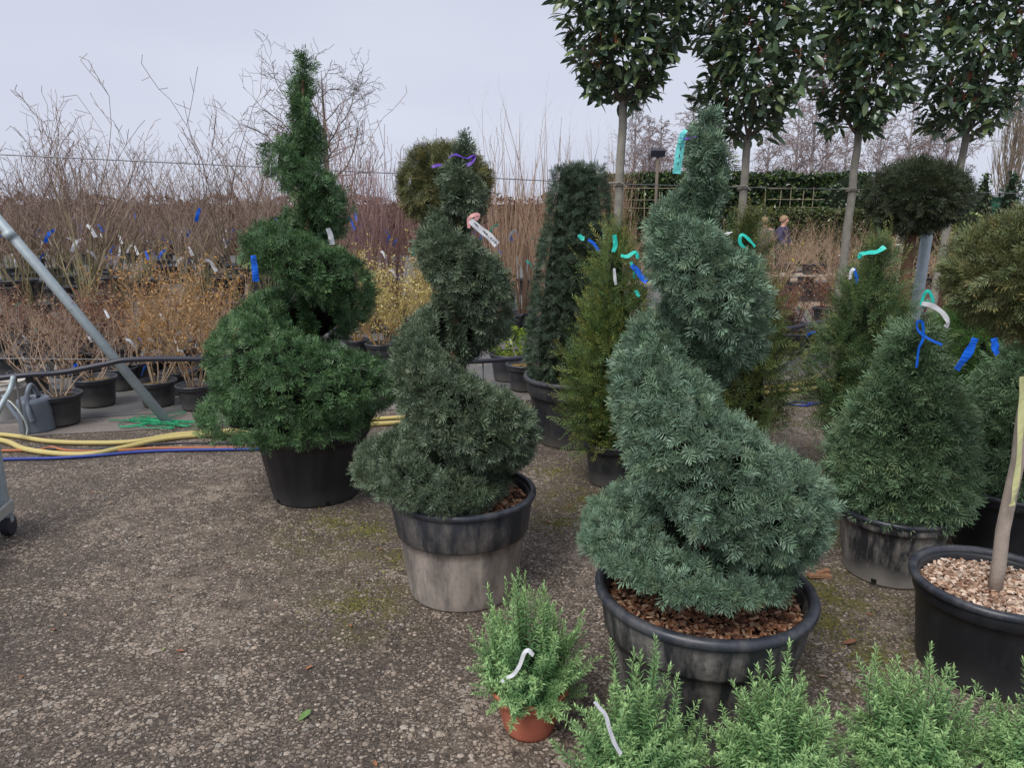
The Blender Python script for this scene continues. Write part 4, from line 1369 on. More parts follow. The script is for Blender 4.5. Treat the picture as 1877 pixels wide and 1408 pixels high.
def shrub_segs(rng, n, H, spread, r0, base_r, side=0.7, side_len=0.35, side_up=0.8, twig=0.6, kink=0.10, steps=8, lean=(0, 0, 0), z0=0.0, stemc=(0.2, 0.15, 0.1), twigc=(0.25, 0.17, 0.12)):
    S_, C_, tips = [], [], []
    shrub_segs.ids = []
    for i in range(n):
        shrub_segs.ids += [i - 1] * (len(S_) - len(shrub_segs.ids))
        an = rng.uniform(0, 2 * PI)
        sp = spread * math.sqrt(rng.random())
        p = np.array((math.cos(an), math.sin(an), 0)) * base_r * math.sqrt(rng.random()) + [0, 0, z0]
        d = nrm(np.array((math.cos(an) * sp, math.sin(an) * sp, 1.0)) + np.array(lean))
        h = H * rng.uniform(0.65, 1.08)
        ln = h / steps
        r = r0 * rng.uniform(0.7, 1.2)
        for k in range(steps):
            q = p + d * ln
            r2 = r0 * (1 - 0.82 * (k + 1) / steps) * 1.0
            S_.append([*p, *q, r, r2]); C_.append(np.array(stemc) * (1 - k / steps) + np.array(twigc) * (k / steps))
            p, r = q, r2
            d = nrm(d + rng.normal(0, kink, 3) + [0, 0, 0.05])
            if k >= 1:
                for _ in range(2):
                    if rng.random() < side:
                        a2 = rng.uniform(0, 2 * PI)
                        e = nrm(d * side_up + np.array((math.cos(a2), math.sin(a2), 0.15)) * 0.75)
                        l2 = h * side_len * (1 - 0.6 * k / steps) * rng.uniform(0.4, 1.1) / 3
                        pp_, rr = p.copy(), r * 0.6
                        for j in range(3):
                            qq = pp_ + e * l2
                            S_.append([*pp_, *qq, rr, rr * 0.65]); C_.append(np.array(twigc) * rng.uniform(0.75, 1.25))
                            pp_, rr = qq, rr * 0.65
                            e = nrm(e + rng.normal(0, kink * 1.6, 3) + [0, 0, 0.12])
                            tips.append((pp_.copy(), e.copy()))
                            if rng.random() < twig:
                                f = nrm(e + rng.normal(0, 0.6, 3))
                                t_ = pp_ + f * l2 * rng.uniform(0.4, 0.9)
                                S_.append([*pp_, *t_, rr, rr * 0.5]); C_.append(np.array(twigc) * rng.uniform(0.8, 1.35))
                                tips.append((t_, f))
            tips.append((p.copy(), d.copy()))
    shrub_segs.ids += [n - 1] * (len(S_) - len(shrub_segs.ids))
    return np.array(S_), np.array(C_), tips


SMALL_LEAF = (np.array([(0, 0, 0), (0.015, -0.010, 0.003), (0.034, 0, -0.003), (0.015, 0.010, 0.003)]), np.array([[0, 1, 2, 3]]))


def make_shrub(name, label, cat, group, rng, potr, poth, kw, leaves=None, tags=0, tapes=None, minr=0.0, split=False, ts=1.0):
    root = thing(name, label, cat, (0, 0, 0), 0, group)
    zs = 0.0
    if potr:
        p, so, zs, rs = pot(root, potr, potr * 0.84, poth, M_POTB, rim=0.01, band=0.035, seg=24, soil_drop=0.035, soil=M_MOSSPEAT if rng.random() < 0.5 else M_PEAT)
    s, c, tips = shrub_segs(rng, z0=zs, base_r=potr * 0.4 if potr else 0.1, **kw)
    s[:, 6:8] = np.maximum(s[:, 6:8], minr)
    ids = np.array(shrub_segs.ids)
    if split:
        for i in np.unique(ids):
            obj('stem', segmesh('stem', s[ids == i], M_TWIG, 4, c[ids == i]), root)
    else:
        obj('stems', segmesh('stems', s, M_TWIG, 3, c), root)
    if leaves:
        cols, frac, size = leaves
        pts = [t for t in tips if rng.random() < frac]
        if pts:
            P = np.array([t[0] for t in pts]) ; D = np.array([t[1] for t in pts])
            k = max(1, int(size[1]))
            P = np.repeat(P, k, 0) + rng.normal(0, 0.012, (len(P) * k, 3))
            D = np.repeat(D, k, 0) + rng.normal(0, 0.8, P.shape)
            cc = np.array(cols)[rng.integers(0, len(cols), len(P))] * rng.uniform(0.7, 1.25, len(P))[:, None]
            V, Q, C = place([SMALL_LEAF], P, D, rng.normal(0, 1, P.shape), size[0] * rng.uniform(0.6, 1.2, len(P)), cc, rng)
            obj('leaves', npmesh('leaves', V, [Q], M_DRY, C), root, None, 'stuff')
    for k in range(tags):
        t = tips[rng.integers(0, len(tips))]
        H = kw['H']
        low = [t for t in tips if 0.15 * H < t[0][2] - zs < 0.5 * H]
        t = (low or tips)[rng.integers(0, len(low or tips))]
        p = t[0]
        x = rng.choice([-1, 1])
        ribbon('tag', [p, p + np.array([0.03 * x, -0.02, -0.02]) * ts, p + np.array([0.06 * x, -0.03, -0.08]) * ts], 0.024 * ts, (tapes or TAPES)[rng.integers(0, len(tapes or TAPES))], root)
    return root


def many(protos, spots, rng, s0=0.85, s1=1.15, labels=None):
    """first use places the prototype itself, then copies"""
    used = set()
    for n_, (x, y, *row) in enumerate(spots):
        k = int(rng.integers(0, len(protos)))
        o = protos[k] if k not in used else copy_tree(protos[k])
        used.add(k)
        o.location = (x, y, 0.012)
        if isinstance(labels, str):
            o['label'] = labels % ORD[row[0]]
        elif labels:
            o['label'] = labels[min(n_, len(labels) - 1)]
        o.rotation_euler = (0, 0, rng.uniform(0, 2 * PI))
        s = rng.uniform(s0, s1)
        o.scale = (s, s, s)
    for k, o in enumerate(protos):
        if k not in used:
            for ch in list(o.children_recursive) + [o]:
                bpy.data.objects.remove(ch)


ORD = ('first', 'second', 'third', 'fourth', 'fifth', 'sixth', 'seventh', 'eighth')


def spots_px(rng, x0, x1, Ys, gap, jit=0.2):
    out = []
    for row, Y in enumerate(Ys):
        a = at(x0, 395, Y)[0]; b_ = at(x1, 395, Y)[0]
        x = a + rng.uniform(0, gap)
        while x < b_:
            out.append((x + rng.normal(0, jit), Y + rng.normal(0, jit), row))
            x += gap
    return out


rng = np.random.default_rng(9)
A_KW = dict(n=9, H=3.0, spread=0.36, r0=0.013, side=0.62, side_len=0.46, side_up=1.0, twig=0.9, kink=0.13, stemc=(0.22, 0.20, 0.105), twigc=(0.25, 0.18, 0.15))
pA = [make_shrub('bare_shrub', 'tall bare grey-brown multi-stemmed shrub in a large black pot', 'shrub', 'tall bare shrubs in rows beyond the hoses', rng, 0.24, 0.36, dict(A_KW, H=h), None, t, WHITES, 0.0032, False, 1.9) for h, t in ((2.3, 3), (2.5, 3), (2.8, 2), (2.1, 3), (2.4, 2))]
B_KW = dict(n=20, H=2.5, spread=0.22, r0=0.009, side=0.30, side_len=0.35, side_up=1.7, twig=0.5, kink=0.05, stemc=(0.16, 0.092, 0.085), twigc=(0.27, 0.17, 0.155))
pB = [make_shrub('whip_shrub', 'dense clump of straight purple-brown whips in a black pot', 'shrub', 'clumps of purple-brown whips behind the cream-budded shrub', rng, 0.2, 0.3, dict(B_KW, H=h), None, t, None, 0.003, False, 1.7) for h, t in ((2.0, 2), (2.2, 1), (2.4, 2))]
B2_KW = dict(B_KW, stemc=(0.30, 0.20, 0.13), twigc=(0.33, 0.225, 0.16), n=24)
pB2 = [make_shrub('whip_shrub', 'dense clump of straight tan whips in a black pot', 'shrub', 'clumps of tan whips by the flat-topped cone', rng, 0.2, 0.3, dict(B2_KW, H=h), None, t, None, 0.0, False, 1.6) for h, t in ((1.9, 2), (2.2, 1), (2.3, 2))]
F_KW = dict(n=13, H=1.35, spread=0.75, r0=0.009, side=0.8, side_len=0.45, side_up=0.8, twig=0.9, kink=0.14, stemc=(0.26, 0.21, 0.13), twigc=(0.36, 0.25, 0.17))
pF = [make_shrub('twiggy_shrub', 'rounded tan twiggy bare shrub in a black pot', 'shrub', 'tan twiggy shrubs in the right-hand beds', rng, 0.17, 0.26, dict(F_KW, H=h), None, t) for h, t in ((1.15, 1), (1.35, 1), (1.3, 2), (1.25, 0))]
ORANGE = [(0.42, 0.235, 0.085), (0.48, 0.30, 0.13), (0.36, 0.19, 0.08), (0.40, 0.28, 0.17)]
C_KW = dict(n=8, H=0.95, spread=0.62, r0=0.007, side=0.85, side_len=0.5, side_up=1.0, twig=0.8, kink=0.10, lean=(-0.25, 0, 0), stemc=(0.36, 0.27, 0.19), twigc=(0.38, 0.25, 0.14))
pC = [make_shrub('orange_leaved_shrub', 'straw-stemmed shrub hung with small dead orange leaves, in a black pot', 'shrub', 'orange-leaved shrubs behind the slanting strut', rng, 0.14, 0.2, dict(C_KW, H=h), (ORANGE, 0.42, (0.9, 2)), 3, WHITES, 0.0, True) for h in (0.9, 1.0, 0.95)]
CREAM = [(0.58, 0.47, 0.18), (0.50, 0.38, 0.14), (0.62, 0.55, 0.30), (0.40, 0.36, 0.09)]
D_KW = dict(n=13, H=0.9, spread=0.72, r0=0.005, side=0.85, side_len=0.5, side_up=1.0, twig=0.9, kink=0.11, stemc=(0.36, 0.22, 0.10), twigc=(0.42, 0.30, 0.14))
pD = [make_shrub('cream_budded_shrub', 'shrub dotted with cream-yellow buds between the two left spirals', 'shrub', 'cream-budded shrubs between the spirals', rng, 0.14, 0.2, dict(D_KW, H=h), (CREAM, 0.7, (0.85, 2)), 1, WHITES, 0.0, True) for h in (0.85, 0.95)]
DRYL = [(0.20, 0.12, 0.08), (0.30, 0.21, 0.13), (0.13, 0.07, 0.05)]
E_KW = dict(n=11, H=0.62, spread=0.95, r0=0.006, side=0.6, side_len=0.5, side_up=1.0, twig=0.6, kink=0.14, stemc=(0.38, 0.29, 0.21), twigc=(0.37, 0.26, 0.19))
pE = [make_shrub('low_bare_shrub', 'low sprawling straw-coloured bare shrub in a black pot', 'shrub', 'low straw-coloured shrubs by the watering can', rng, 0.15, 0.22, dict(E_KW, H=h), (DRYL, 0.2, (1.0, 1)), 1, WHITES, 0.0, True) for h in (0.55, 0.62, 0.7)]
G_KW = dict(n=16, H=0.6, spread=0.8, r0=0.005, side=0.8, side_len=0.5, side_up=0.9, twig=0.9, kink=0.15, stemc=(0.20, 0.10, 0.07), twigc=(0.27, 0.145, 0.10))
pG = [make_shrub('russet_shrub', 'low russet twiggy shrub with a few curled dead leaves', 'shrub', 'low russet shrubs massed in the beds', rng, 0.15, 0.2, dict(G_KW, H=h), (DRYL + [(0.30, 0.10, 0.05), (0.42, 0.34, 0.22)], 0.25, (0.9, 1)), 1) for h in (0.5, 0.6, 0.66)]

# left beds
many(pA, spots_px(rng, -260, 620, (10.4, 11.4, 12.6, 14.0, 15.8, 18.0, 21.0, 25.0), 1.12), rng, 0.85, 1.12, 'tall bare grey-brown multi-stemmed shrub, %s row back behind the orange-leaved shrubs')
many(pB, spots_px(rng, 600, 900, (10.2, 11.1, 12.2, 13.6, 15.4), 0.62, 0.12), rng, labels='dense clump of straight purple-brown whips, %s row back behind the cream-budded shrubs')
many(pB2, spots_px(rng, 890, 1130, (9.4, 10.2, 11.4, 13.0, 15.0), 0.6, 0.12), rng, labels='dense clump of straight tan whips, %s row back behind the flat-topped cone')
many(pC, [tuple(gp(x, y)[:2]) for x, y in [(292, 744), (362, 750), (330, 722), (392, 712), (262, 705), (372, 690), (312, 694), (418, 700), (340, 676)]], rng, 0.9, 1.1, ['orange-leaved shrub whose black pot stands at the foot of the slanting strut', 'orange-leaved shrub in front, half hidden by the tallest spiral', 'orange-leaved shrub directly behind the one at the strut foot', 'orange-leaved shrub in the rows behind the one at the strut foot'])
many(pD, [tuple(gp(x, y)[:2]) for x, y in [(700, 668), (745, 660), (655, 655), (788, 640), (725, 632)]], rng, 0.95, 1.15, ['cream-budded shrub in front, midway between the two left spirals', 'cream-budded shrub tucked against the purple-ribboned spiral', 'cream-budded shrub tucked against the tallest spiral', 'cream-budded shrub behind the front one, under the purple-brown whips'])
many(pE, [tuple(gp(x, y)[:2]) for x, y in [(113, 778), (180, 744), (60, 728), (225, 715), (120, 690), (18, 690), (175, 680), (-60, 730), (70, 665), (235, 672)]], rng, 0.9, 1.1, ['straw-coloured bare shrub in the pot right beside the watering can', 'straw-coloured bare shrub in the second pot along from the watering can', 'straw-coloured bare shrub directly behind the watering can', 'straw-coloured bare shrub just behind the slanting strut', 'straw-coloured bare shrub in the rows behind the watering can'])
gl = spots_px(rng, -150, 330, (7.9, 8.6, 9.3), 0.62, 0.12)
gr = spots_px(rng, 1340, 1960, (9.6, 10.3, 11.0), 0.6, 0.12)
many(pG, gl + gr, rng, 0.85, 1.15, ['low russet twiggy shrub, %s row behind the straw-coloured shrubs' % ORD[g[2]] for g in gl] + ['low russet twiggy shrub, %s row beyond the spare pots by the irrigation pipe' % ORD[g[2]] for g in gr])
# right beds
many(pF, spots_px(rng, 1130, 2000, (12.6, 13.6, 14.9, 16.4, 18.0, 19.8), 1.0, 0.18), rng, 0.86, 1.1, 'rounded tan twiggy bare shrub, %s row back behind the russet shrubs')

# ------------------------------------------------------------------ single plants and pots in the beds
lg = thing('spurge_plant', 'lime green leafy plant in a black pot beside the flat-topped cone', 'pot plant', (*gp(935, 697)[:2], 0.012))
_, _, zz_, _ = pot(lg, 0.19, 0.16, 0.26, M_POTB, rim=0.012, band=0.04, seg=32, soil_drop=0.03, soil=M_MOSSPEAT)
P, Nn = revolve_points(rng, [(zz_, 0.05), (zz_ + 0.06, 0.15), (zz_ + 0.16, 0.16), (zz_ + 0.25, 0.08), (zz_ + 0.28, 0.01)], 520, 0.03, 10, 4)
D = Nn + rng.normal(0, 0.5, P.shape) + [0, 0, 0.3]
cc = np.array([(0.24, 0.36, 0.05), (0.34, 0.40, 0.07), (0.16, 0.27, 0.05)])[rng.integers(0, 3, len(P))] * rng.uniform(0.7, 1.2, len(P))[:, None]
V, Q, C = place([SMALL_LEAF], P, D, Nn + rng.normal(0, 0.4, P.shape), rng.uniform(1.0, 1.7, len(P)), cc, rng)
obj('leaves', npmesh('leaves', V, [Q], M_SOFT, C), lg, None, 'stuff')
ribbon('white_label', [np.array((0.06, -0.12, zz_ + 0.02)), np.array((0.02, -0.13, zz_ + 0.12)), np.array((0.0, -0.14, zz_ + 0.2))], 0.022, M_WHITE, lg)
bp = thing('plant_pot', 'black pot of ochre mossy compost, nothing growing, beside the lime green plant', 'pot', (*(gp(957, 720)[:2] + [0.03, 0.1]), 0.012))
pot(bp, 0.165, 0.135, 0.24, M_POTB, rim=0.012, band=0.05, seg=32, soil_drop=0.03, soil=M_MOSSPEAT)
SPARE = [((1445, 648), 0.19, 0.24, 'wide black pot of evergreen creeper under the irrigation pipe', 'creeper_pot'),
         ((1490, 640), 0.15, 0.22, 'small black pot with bare russet stems on the grey membrane', 'stem_pot'),
         ((1560, 668), 0.24, 0.42, 'tall thick-rimmed black tub with bare compost, behind the loose upright yew', 'plant_tub'),
         ((1690, 690), 0.20, 0.3, 'black pot of compost behind the broad cone yew', 'plant_pot')]
for (px, r, h, lab, nm) in SPARE:
    o = thing(nm, lab, 'pot', (*gp(*px)[:2], 0.012))
    _, _, z_, _ = pot(o, r, r * 0.84, h, M_POTB, rim=0.016, band=0.05, seg=32, soil_drop=0.03, soil=M_MOSSPEAT)
    if nm == 'stem_pot':
        s, c, tips = shrub_segs(rng, z0=z_, base_r=0.05, n=7, H=0.5, spread=0.6, r0=0.008, stemc=(0.25, 0.14, 0.10), twigc=(0.26, 0.13, 0.09))
        ids = np.array(shrub_segs.ids)
        for i in np.unique(ids):
            obj('stem', segmesh('stem', s[ids == i], M_TWIG, 4, c[ids == i]), o)
    if nm == 'creeper_pot':
        P, Nn = revolve_points(rng, [(z_, 0.08), (z_ + 0.05, 0.17), (z_ + 0.12, 0.1), (z_ + 0.14, 0.01)], 260, 0.03, 10, 4)
        cc = np.array([(0.06, 0.09, 0.03), (0.12, 0.12, 0.04), (0.20, 0.13, 0.05)])[rng.integers(0, 3, len(P))]
        V, Q, C = place([SMALL_LEAF], P, Nn + rng.normal(0, 0.6, P.shape), rng.normal(0, 1, P.shape), rng.uniform(0.8, 1.4, len(P)), cc, rng)
        obj('leaves', npmesh('leaves', V, [Q], M_DRY, C), o, None, 'stuff')
        ribbon('blue_tag', [np.array((0.12, -0.15, z_ + 0.0)), np.array((0.17, -0.17, z_ + 0.05)), np.array((0.22, -0.19, z_ + 0.07))], 0.03, M_BLUE, o)
# empty black tubs standing on the membrane beyond the orange shrubs
for i, (x, y, r, h) in enumerate([(418, 548, 0.36, 0.42), (398, 530, 0.30, 0.36), (375, 585, 0.28, 0.36), (480, 588, 0.34, 0.36), (500, 540, 0.3, 0.36), (300, 520, 0.33, 0.40), (440, 515, 0.33, 0.4), (270, 545, 0.3, 0.35), (205, 540, 0.3, 0.35), (40, 560, 0.3, 0.45)]):
    o = thing('plant_tub', 'big black nursery tub of compost standing on the grey membrane', 'tub', (*gp(x, y)[:2], 0.012), 0, 'black tubs on the membrane beyond the orange-leaved shrubs')
    pot(o, r, r * 0.84, h, M_POTB, rim=0.02, band=0.06, seg=32, soil_drop=0.04, soil=M_MOSSPEAT)

# staging bench with small pots, black troughs below
bo = gp(1482, 545)
bench = thing('staging_bench', 'low pale staging bench with small black pots, among the tan shrubs', 'bench', (bo[0], bo[1], 0.012))
M_PLANK = plain('bench_plank', (0.42, 0.36, 0.29), 0.85, 0.2, 15, 0.1)
for k in range(4):
    MB().box((0, -0.24 + 0.16 * k, 0.44), (1.9, 0.145, 0.03)).build('plank', M_PLANK, bench)
for x in (-0.85, 0.85):
    for y in (-0.24, 0.24):
        MB().box((x, y, 0.2115), (0.07, 0.05, 0.423)).build('leg', M_PLANK, bench)
for x, w in ((-0.78, 0.9), (0.28, 0.95)):
    o = thing('black_trough', 'black plastic trough standing in front of the pale staging bench', 'trough', (bo[0] + x, bo[1] - 0.6, 0.012), 0, 'black troughs below the staging bench')
    for dy in (-0.2, 0.2):
        MB().box((0, dy, 0.16), (w, 0.015, 0.32)).build('long_side', M_POTB, o)
    for dx in (-w / 2 + 0.0085, w / 2 - 0.0085):
        MB().box((dx, 0, 0.16), (0.015, 0.383, 0.318)).build('end_side', M_POTB, o)
    MB().box((0, 0, 0.27), (w - 0.04, 0.38, 0.02)).build('compost', M_PEAT, o)
for k, x in enumerate((-0.75, -0.42, -0.1, 0.2, 0.55)):
    o = thing('small_pot', 'small square-shouldered black pot standing on the staging bench', 'pot', (bo[0] + x, bo[1] - 0.1 + 0.1 * (k % 2), 0.468), 0, 'small pots on the staging bench')
    pot(o, 0.12, 0.095, 0.2, M_POTB, rim=0.008, seg=20, soil_drop=0.03)

# ------------------------------------------------------------------ hedges, conifers, trees beyond
def leaf_wall(name, label, cat, x0, x1, y, depth, z1, n, cols, size, seed, mat=None, core=None, rz=0.0, top_amp=0.08):
    r = np.random.default_rng(seed)
    Lh = x1 - x0
    root = thing(name, label, cat, ((x0 + x1) / 2, y, 0), rz)
    f = r.random(n)
    P = np.zeros((n, 3)); Nn = np.zeros((n, 3))
    fr = f < 0.7
    k = fr.sum()
    P[fr] = np.stack([r.uniform(-Lh / 2, Lh / 2, k), np.full(k, -depth / 2), z1 * r.random(k)], 1); Nn[fr] = (0, -1, 0.1)
    k = (~fr).sum()
    P[~fr] = np.stack([r.uniform(-Lh / 2, Lh / 2, k), r.uniform(-depth / 2, depth / 2, k), np.full(k, z1)], 1); Nn[~fr] = (0, 0, 1)
    P += Nn * lump(P, seed, top_amp, 2.5)[:, None] + r.normal(0, 0.04, (n, 3))
    D = Nn * 0.5 + r.normal(0, 0.7, (n, 3))
    c = np.array(cols)[r.integers(0, len(cols), n)] * r.uniform(0.6, 1.3, n)[:, None]
    V, Q, C = place([SMALL_LEAF], P, D, Nn + r.normal(0, 0.6, (n, 3)), size * r.uniform(0.7, 1.3, n), c, r)
    obj('foliage', npmesh('foliage', V, [Q], mat or M_GLOSS, C), root)
    MB().box((0, 0, (z1 - 0.1) / 2), (Lh - 0.1, depth - 0.12, z1 - 0.1)).build('twig_shade_core', core or M_SHADE, root)  # solid core; default colour is painted shade, russet hedge passes twig brown
    return root


M_BRCORE = plain('brown_twigs', (0.10, 0.062, 0.045), 0.9, 0.4, 8, 0.05)
leaf_wall('laurel_hedge', 'clipped dark evergreen hedge running below the birches', 'hedge', at(1092, 400, 26)[0], at(1580, 400, 26)[0], 26, 1.0, 2.92, 11000, [(0.035, 0.065, 0.025), (0.06, 0.10, 0.03), (0.022, 0.045, 0.02), (0.10, 0.15, 0.035)], 4.2, 31)
leaf_wall('russet_hedge', 'long flat-topped russet-brown hedge far behind the bare shrubs', 'hedge', at(-500, 400, 31)[0], at(1095, 400, 31)[0], 31, 1.2, 2.15, 16000, [(0.20, 0.115, 0.08), (0.26, 0.15, 0.10), (0.15, 0.09, 0.07)], 4.5, 32, M_DRY, M_BRCORE, top_amp=0.3)
leaf_wall('low_evergreen_hedge', 'lower yellowish evergreen hedge behind the tan shrubs on the right', 'hedge', at(1350, 400, 24)[0], at(1640, 400, 24)[0], 24, 0.8, 1.75, 4500, [(0.06, 0.085, 0.025), (0.10, 0.12, 0.03)], 3.2, 33)

# cane frames standing in front of the hedge
M_CANE = plain('bamboo_cane', (0.33, 0.28, 0.19), 0.7, 0.2, 9, 0.2)
for (xa, xb, lab) in ((1405, 1510, 'bamboo cane lattice in front of the dark hedge, right of the wide-forked tree'), (1105, 1235, 'bamboo cane lattice in front of the dark hedge, left of the blue-green spiral')):
    Yc = 25.0
    a, b_ = at(xa, 385, Yc), at(xb, 385, Yc)
    fr = thing('cane_lattice', lab, 'trellis', ((a[0] + b_[0]) / 2, Yc, 0))
    W = (b_[0] - a[0]) / 2
    for x in np.linspace(-W, W, 6):
        MB().tube([(x, 0, 0), (x + rng.normal(0, 0.07), 0, 2.5 + rng.normal(0, 0.08))], 0.011, 5).build('cane', M_CANE, fr)
    for z in (1.85, 2.12, 2.45):
        MB().tube([(-W, -0.03, z + rng.normal(0, 0.02)), (W, -0.03, z + rng.normal(0, 0.02))], 0.009, 5).build('cane', M_CANE, fr)

# evergreen shrubs and conifers at the right
def bush(name, label, cat, x, ytop, Y, rad, cols, seed, size=2.6, n=1500, cone=False, prof=None):
    r = np.random.default_rng(seed)
    p = at(x, ytop, Y)
    root = thing(name, label, cat, (p[0], Y, 0))
    H = p[2]
    pr = prof or ([(0.1, rad * 0.7), (0.25 * H, rad), (0.6 * H, rad * 0.55), (H, 0.02)] if cone else [(0.1, rad * 0.6), (0.3 * H, rad), (0.75 * H, rad * 0.9), (0.95 * H, rad * 0.45), (H, 0.02)])
    P, Nn = revolve_points(r, pr, n, rad * 0.18, 3.0, seed)
    D = Nn * 0.6 + r.normal(0, 0.6, P.shape) + [0, 0, 0.15]
    c = np.array(cols)[r.integers(0, len(cols), n)] * r.uniform(0.6, 1.3, n)[:, None]
    V, Q, C = place([SMALL_LEAF], P - Nn * r.random(n)[:, None] * rad * 0.2, D, Nn + r.normal(0, 0.6, P.shape), size * r.uniform(0.7, 1.3, n), c, r)
    obj('crown', npmesh('crown', V, [Q], M_GLOSS, C), root)
    core_lathe(root, pr, M_SHADE, 0.7)
    axis_trunk(root, 0.05, 0.03, 0, H * 0.5, M_BARK)
    return root


GR = [(0.045, 0.08, 0.03), (0.07, 0.11, 0.04), (0.03, 0.055, 0.025)]
bush('evergreen_shrub', 'leafy evergreen shrub right behind the dark ball yew', 'shrub', 1732, 305, 17, 0.75, GR, 41, 3.0)
bush('conifer', 'ragged pale-green conifer left of the poplar', 'conifer', 1808, 318, 18, 0.75, [(0.08, 0.12, 0.05), (0.11, 0.14, 0.06), (0.05, 0.08, 0.04)], 42, 2.8, 1500, True)
bush('conifer', 'dark green spire-shaped conifer below the poplar', 'conifer', 1858, 318, 15, 0.62, [(0.03, 0.065, 0.035), (0.045, 0.085, 0.04)], 43, 2.2, 1700, True)
bush('evergreen_shrub', 'yellow-green shrub low beside the green shed panel', 'shrub', 1783, 392, 15.5, 0.6, [(0.14, 0.20, 0.05), (0.2, 0.25, 0.07)], 44, 2.4, 900)
bush('evergreen_shrub', 'small fresh green conifer peeping over the tan shrubs behind the aqua-labelled spiral', 'shrub', 1342, 392, 9.0, 0.28, [(0.05, 0.10, 0.04), (0.08, 0.13, 0.05)], 45, 1.6, 900, True)
bush('evergreen_shrub', 'bright green bush showing over the dark hedge', 'shrub', 1430, 312, 29, 1.2, [(0.10, 0.16, 0.04), (0.07, 0.11, 0.03)], 46, 4.0, 1200)
bush('evergreen_shrub', 'light green bush at the end of the dark hedge', 'shrub', 1548, 325, 25, 0.9, [(0.09, 0.13, 0.06), (0.05, 0.09, 0.04)], 47, 3.6, 1200)

M_SHED = plain('green_shed_paint', (0.02, 0.13, 0.08), 0.6, 0.15, 4, 0.3)
sa = at(1775, 372, 21)
shed = thing('green_shed', 'green panelled shed glimpsed between the conifers', 'shed', (sa[0] + 0.5, 21, 0))
for k in range(6):
    MB().box((-0.75 + 0.3 * k, 0, 1.05), (0.29, 0.05, 2.1)).build('board', M_SHED, shed)
MB().box((0.0, 0.8, 1.0), (1.78, 1.5, 2.0)).build('wall', M_SHED, shed)
MB().box((-0.20, -0.04, 1.05), (0.06, 0.03, 2.1)).build('corner_trim', plain('pale_trim', (0.5, 0.52, 0.5), 0.7, 0.1), shed)
MB().box((0.0, 0.75, 2.14), (2.0, 1.8, 0.07)).build('roof', plain('grey_roof', (0.25, 0.26, 0.27), 0.8, 0.2), shed)


def bare_tree(name, label, group, seed, H, r0, spread, kind, tc, bc):
    """trunk plus a crown of bare branches"""
    r = np.random.default_rng(seed)
    root = thing(name, label, 'tree', (0, 0, 0), 0, group)
    S_, C_ = [], []
    t = np.linspace(0, 1, 16)
    wob = np.cumsum(r.normal(0, 0.012 * H / 10, (16, 2)), 0)
    path = np.stack([wob[:, 0], wob[:, 1], t * H], 1)
    rad = r0 * (1 - t) ** 0.9 + 0.012
    MB().tube(path, rad, 7).build('trunk', tc, root, True)

    def limb(p, d, ln, rr, depth):
        n = 5
        for k in range(n):
            q = p + d * ln / n
            r2 = max(0.011, rr * 0.82)
            S_.append([*p, *q, rr, r2]); C_.append(np.array(bc) * r.uniform(0.75, 1.2))
            p, rr = q, r2
            g = {'birch': -0.14 if depth > 0 else 0.03, 'poplar': 0.28, 'oak': 0.02}[kind]
            d = nrm(d + r.normal(0, {'birch': 0.20, 'poplar': 0.06, 'oak': 0.26}[kind], 3) + [0, 0, g])
            if depth < 2 and (k > 0 or depth == 0) :
                for _ in range({'birch': 2, 'poplar': 2, 'oak': 2}[kind]):
                    if r.random() < (0.62 if kind == 'oak' else 0.8):
                        a = r.uniform(0, 2 * PI)
                        w = {'birch': 0.8, 'poplar': 0.28, 'oak': 0.9}[kind]
                        e = nrm(d + np.array((math.cos(a), math.sin(a), r.normal(0, 0.4))) * w)
                        limb(p, e, ln * r.uniform(0.3, 0.6), rr * 0.6, depth + 1)
    z0 = {'birch': 0.22, 'poplar': 0.08, 'oak': 0.30}[kind]
    nb = {'birch': 24, 'poplar': 26, 'oak': 14}[kind]
    for i in range(nb):
        f = z0 + (0.96 - z0) * (i + r.random()) / nb
        p = np.array([np.interp(f, t, path[:, 0]), np.interp(f, t, path[:, 1]), f * H])
        a = i * 2.4 + r.normal(0, 0.4)
        upz = {'birch': 1.7, 'poplar': 2.6, 'oak': 0.95}[kind]
        d = nrm(np.array((math.cos(a), math.sin(a), upz)))
        ln = {'birch': H * 0.34 * (1.12 - f), 'poplar': H * 0.42 * (1.1 - f), 'oak': H * 0.47 * (1.15 - 0.6 * f)}[kind]
        limb(p, d, ln, np.interp(f, t, rad) * 0.45, 0)
    obj('crown', segmesh('crown', np.array(S_), M_TWIG, 3, np.array(C_)), root)
    return root


M_BIRCH = plain('birch_bark', (0.36, 0.33, 0.32), 0.8, 0.4, 3, 0.1)
M_DARKBARK = plain('dark_tree_bark', (0.15, 0.125, 0.10), 0.9, 0.3, 3, 0.1)
birches = [bare_tree('birch_tree', 'bare grey birch with fine drooping twigs beyond the dark hedge', 'bare birches beyond the hedge', 500 + i, 7.6 + i, 0.13, 0, 'birch', M_BIRCH, (0.26, 0.20, 0.19)) for i in range(3)]
r5 = np.random.default_rng(55)
spots = []
for i, x in enumerate((1160, 1205, 1262, 1400, 1452, 1505, 1540, 1600, 1655, 1690, 1722, 1330, 1480, 1185)):
    Y = 44 + r5.uniform(-4, 9)
    spots.append((at(x, 390, Y)[0], Y))
many(birches, spots, r5, 0.82, 1.05)
pop = bare_tree('poplar_tree', 'bare upswept poplar against the sky behind the dark spire conifer', None, 521, 9.0, 0.20, 0, 'poplar', M_DARKBARK, (0.25, 0.20, 0.15))
p = at(1842, 390, 46); pop.location = (p[0], 46, 0)
